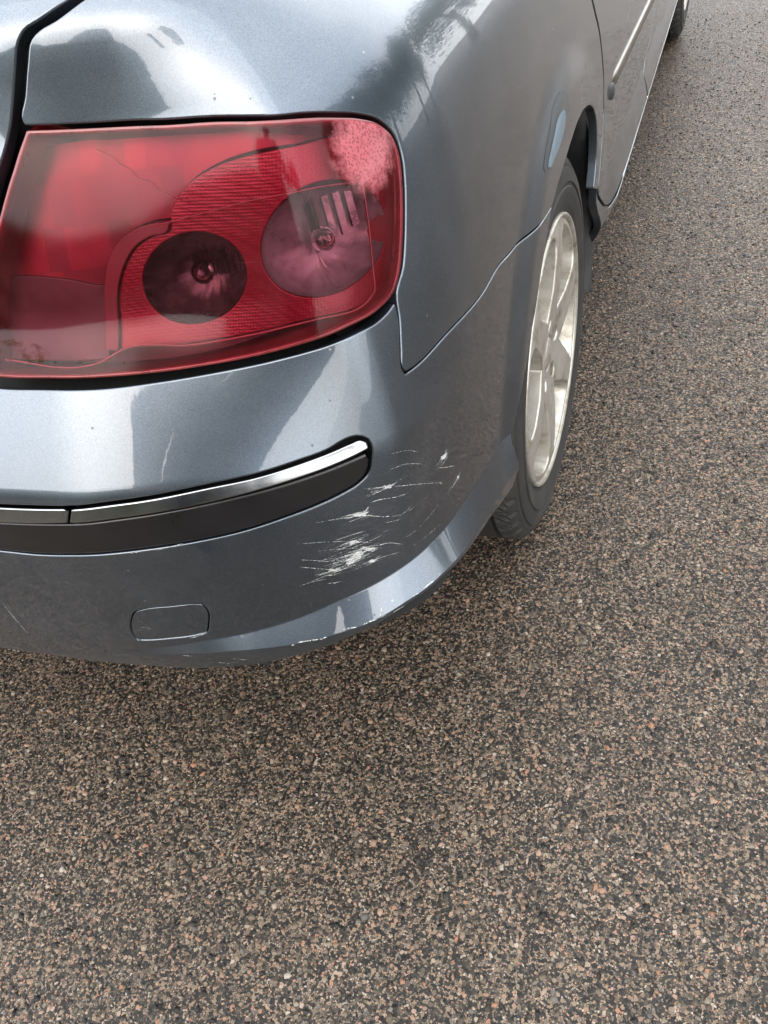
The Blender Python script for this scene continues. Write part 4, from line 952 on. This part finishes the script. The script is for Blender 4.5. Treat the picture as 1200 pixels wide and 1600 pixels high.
def hedge(x0, x1, y, h, seed):
    rr = np.random.default_rng(seed); n = 40000
    t = empty('hedge', ((x0+x1)/2, y, GZ)); tag(t, 'tall clipped green hedge out of view behind the car, shaped for its dark reflection', 'hedge')
    V, F = boxv(x0-(x0+x1)/2, x1-(x0+x1)/2, -.45, .45, 0, h-.12); mesh_obj('hedge_core', V, F, LEAFA, t, smooth=False)
    c = np.stack([rr.uniform(x0, x1, n)-(x0+x1)/2, rr.uniform(-.6, .6, n), rr.uniform(.05, 1, n)*h+rr.normal(0, .06, n)], 1); sz = rr.uniform(.05, .12, n)
    a = rr.normal(0, 1, (n, 3)); a /= np.linalg.norm(a, axis=1, keepdims=True); b = np.cross(a, rr.normal(0, 1, (n, 3))); b /= np.linalg.norm(b, axis=1, keepdims=True)
    V = np.stack([c-a*sz[:, None], c+b*sz[:, None]*.5, c+a*sz[:, None], c-b*sz[:, None]*.5], 1).reshape(-1, 3)
    mesh_obj('leaves', V, np.arange(4*n).reshape(-1, 4), LEAFA, t, smooth=False)
hedge(-22, 3, -13, 4.3, 77)  # unseen; height and right end shaped to set dark reflections in the paint

# the person taking the picture stands behind the phone and shows in the paint and the lamp
def person():
    cx, cy, cz = 1.0937, -1.1768, 1.1312
    hd = Vector((.05, .9987, 0)); rt = Vector((.9987, -.05, 0)); up = Vector((0, 0, 1))
    base = Vector((.82, -1.56, GZ))
    def P(r, f, z): return base+rt*r+hd*f+up*z
    pc = Vector((cx, cy, cz))-_f*.016-_u*.055
    J = [('pelvis', P(0, 0, .95), .150, .110, None), ('belly', P(0, .0, 1.10), .150, .110, 'pelvis'), ('chest', P(0, .01, 1.30), .165, .115, 'belly'), ('neck0', P(0, .0, 1.45), .075, .07, 'chest'), ('neck', P(0, .03, 1.52), .055, .055, 'neck0'),
         ('jaw', P(0, .065, 1.585), .068, .075, 'neck'), ('head', P(0, .06, 1.66), .078, .092, 'jaw'), ('crown', P(0, .04, 1.735), .060, .070, 'head')]
    for sg, q in ((1, 'r'), (-1, 'l')):
        if sg > 0:      # right hand holds the phone by its near edge
            w = pc-_r*.070-_u*.055-_f*.03; el = P(.19, .15, 1.12)
            k0 = w+_u*.035+_r*.012; fi = [(k0+_u*(.012+.017*i)-_r*.008, k0+_u*(.012+.017*i)+_r*.010-_f*.020, k0+_u*(.012+.017*i)+_r*(.044-.004*abs(i-1.3))-_f*.022) for i in range(4)]
            t0 = w+_u*.018+_r*.018+_f*.012; t1 = t0+_u*.024+_r*.012+_f*.008
        else:           # left arm hangs
            w = P(-.205, .06, .86); el = P(-.195, -.01, 1.13)
            k0 = w-up*.05+hd*.008; fi = [(k0-up*.02+hd*(.027-.018*i), k0-up*.055+hd*(.028-.017*i)+rt*.006, k0-up*(.085-.007*abs(i-1.3))+hd*(.026-.016*i)+rt*.016) for i in range(4)]
            t0 = w-up*.02+hd*.03+rt*.008; t1 = t0-up*.035+hd*.012+rt*.006
        J += [('sho'+q, P(.165*sg, 0, 1.41), .072, .068, 'chest'), ('elb'+q, el, .052, .05, 'sho'+q), ('for'+q, el*.45+w*.55, .043, .04, 'elb'+q), ('wri'+q, w, .029, .024, 'for'+q), ('pal'+q, k0, .030, .017, 'wri'+q)]
        for i, (a, b, c) in enumerate(fi):
            J += [('f%d%s' % (i, q), a, .0095, .0095, 'pal'+q), ('g%d%s' % (i, q), b, .0088, .0088, 'f%d%s' % (i, q)), ('h%d%s' % (i, q), c, .0078, .0078, 'g%d%s' % (i, q))]
        J += [('t0'+q, t0, .012, .012, 'wri'+q), ('t1'+q, t1, .0095, .0095, 't0'+q)]
        J += [('hip'+q, P(.095*sg, 0, .90), .098, .10, 'pelvis'), ('kne'+q, P(.10*sg, .03, .50), .066, .066, 'hip'+q), ('cal'+q, P(.105*sg, .0, .33), .060, .062, 'kne'+q), ('ank'+q, P(.11*sg, -.02, .10), .042, .045, 'cal'+q), ('hee'+q, P(.112*sg, -.03, .047), .044, .040, 'ank'+q), ('bal'+q, P(.12*sg, .11, .040), .046, .034, 'hee'+q), ('toe'+q, P(.122*sg, .18, .035), .038, .028, 'bal'+q)]
    idx = {j[0]: i for i, j in enumerate(J)}
    me = bpy.data.meshes.new('person'); me.from_pydata([j[1] for j in J], [(idx[j[4]], i) for i, j in enumerate(J) if j[4]], []); me.update()
    o = bpy.data.objects.new('person', me); COL.objects.link(o)
    md = o.modifiers.new('skin', 'SKIN'); md.use_smooth_shade = True
    for i, j in enumerate(J):
        me.skin_vertices[0].data[i].radius = (j[2], j[3]); me.skin_vertices[0].data[i].use_root = (i == 0)
    sb = o.modifiers.new('sub', 'SUBSURF'); sb.levels = 2; sb.render_levels = 2
    dg = bpy.context.evaluated_depsgraph_get(); ev = o.evaluated_get(dg); m2 = bpy.data.meshes.new_from_object(ev); bpy.data.objects.remove(o)
    for mt in (JACKET, SKIN, JEANS, SHOE, HAIR): m2.materials.append(mt)
    wz = (pc-_u*.06).z
    for p in m2.polygons:
        c = p.center; dph = (c-pc).length
        k = 0
        if c.z > 1.50: k = 1
        if c.z > 1.66 or (c.z > 1.56 and (c-base).dot(hd) < .045): k = 4
        if dph < .085 or (c-P(-.205, .06, .79)).length < .085: k = 1
        elif c.z < .93: k = 2
        if c.z < .085: k = 3
        p.material_index = k; p.use_smooth = True
    o = bpy.data.objects.new('person', m2); COL.objects.link(o)
    tag(o, 'person in a dark jacket and jeans standing behind the car holding out a phone', 'person')
    # facial features
    fc = base+hd*.145
    for sg in (1, -1):
        V, F = lathe([(-.012, 0.0), (-.008, .009), (0, .012), (.008, .009), (.012, 0)], 12)
        mesh_obj('eye', [tuple(base+rt*(sg*.031+v[1])+hd*(.125+v[0]*.6)+up*(1.645+v[2]*.6)) for v in V], F, EYE, o)
        V, F = lathe([(-.008, .0), (-.006, .022), (.004, .030), (.008, .02), (.006, 0)], 14)
        mesh_obj('ear', [tuple(base+rt*sg*(.080+v[0])+hd*(.045+v[1]*.7)+up*(1.625+v[2])) for v in V], F, SKIN, o)
    V, F = tube([base+hd*.142+up*1.65, base+hd*.160+up*1.618, base+hd*.152+up*1.605, base+hd*.135+up*1.600], [.007, .014, .015, .008], 8); mesh_obj('nose', V, F, SKIN, o)
    V, F = tube([base+hd*.124+rt*.024+up*1.570, base+hd*.138+up*1.569, base+hd*.124-rt*.024+up*1.570], [.003, .007, .003], 8); mesh_obj('mouth', V, F, LIPS, o)
    # phone in the hands, its lens at the place the picture was taken from
    V = []; F = []
    hw, hh, hd_ = .0355, .073, .0038
    out = resample([(hw-.010, -hh), (hw, -hh+.010), (hw, hh-.010), (hw-.010, hh), (-hw+.010, hh), (-hw, hh-.010), (-hw, -hh+.010), (-hw+.010, -hh)], .006, True, 180)
    n = len(out)
    for e_, sh in ((-hd_, .96), (-hd_*.6, 1), (hd_*.6, 1), (hd_, .96)):
        for a, b in out*sh: V.append(pc+_r*a+_u*b+_f*e_)
    for k in range(3):
        for i in range(n): q = (i+1) % n; F.append((k*n+i, k*n+q, (k+1)*n+q, (k+1)*n+i))
    F.append(tuple(range(n))[::-1]); F.append(tuple(3*n+i for i in range(n)))
    ph = mesh_obj('phone', V, F, PHONE, None, smooth=False); tag(ph, 'slim dark phone held in one hand behind the car', 'phone')
JACKET = plain('navy_jacket', (.012, .015, .022), .85, 0, .3, 30, .3); JEANS = plain('dark_jeans', (.02, .025, .04), .9, 0, .3, 60, .3); SHOE = plain('black_shoes', (.012, .012, .012), .5)
SKIN = plain('skin', (.42, .26, .19), .5, 0, .08, 30, .1); HAIR = plain('brown_hair', (.03, .02, .013), .6, 0, .4, 90, .5); EYE = plain('eye_dark', (.02, .015, .012), .2); LIPS = plain('lips', (.35, .14, .12), .5); PHONE = plain('phone_case', (.02, .02, .022), .3)
person()
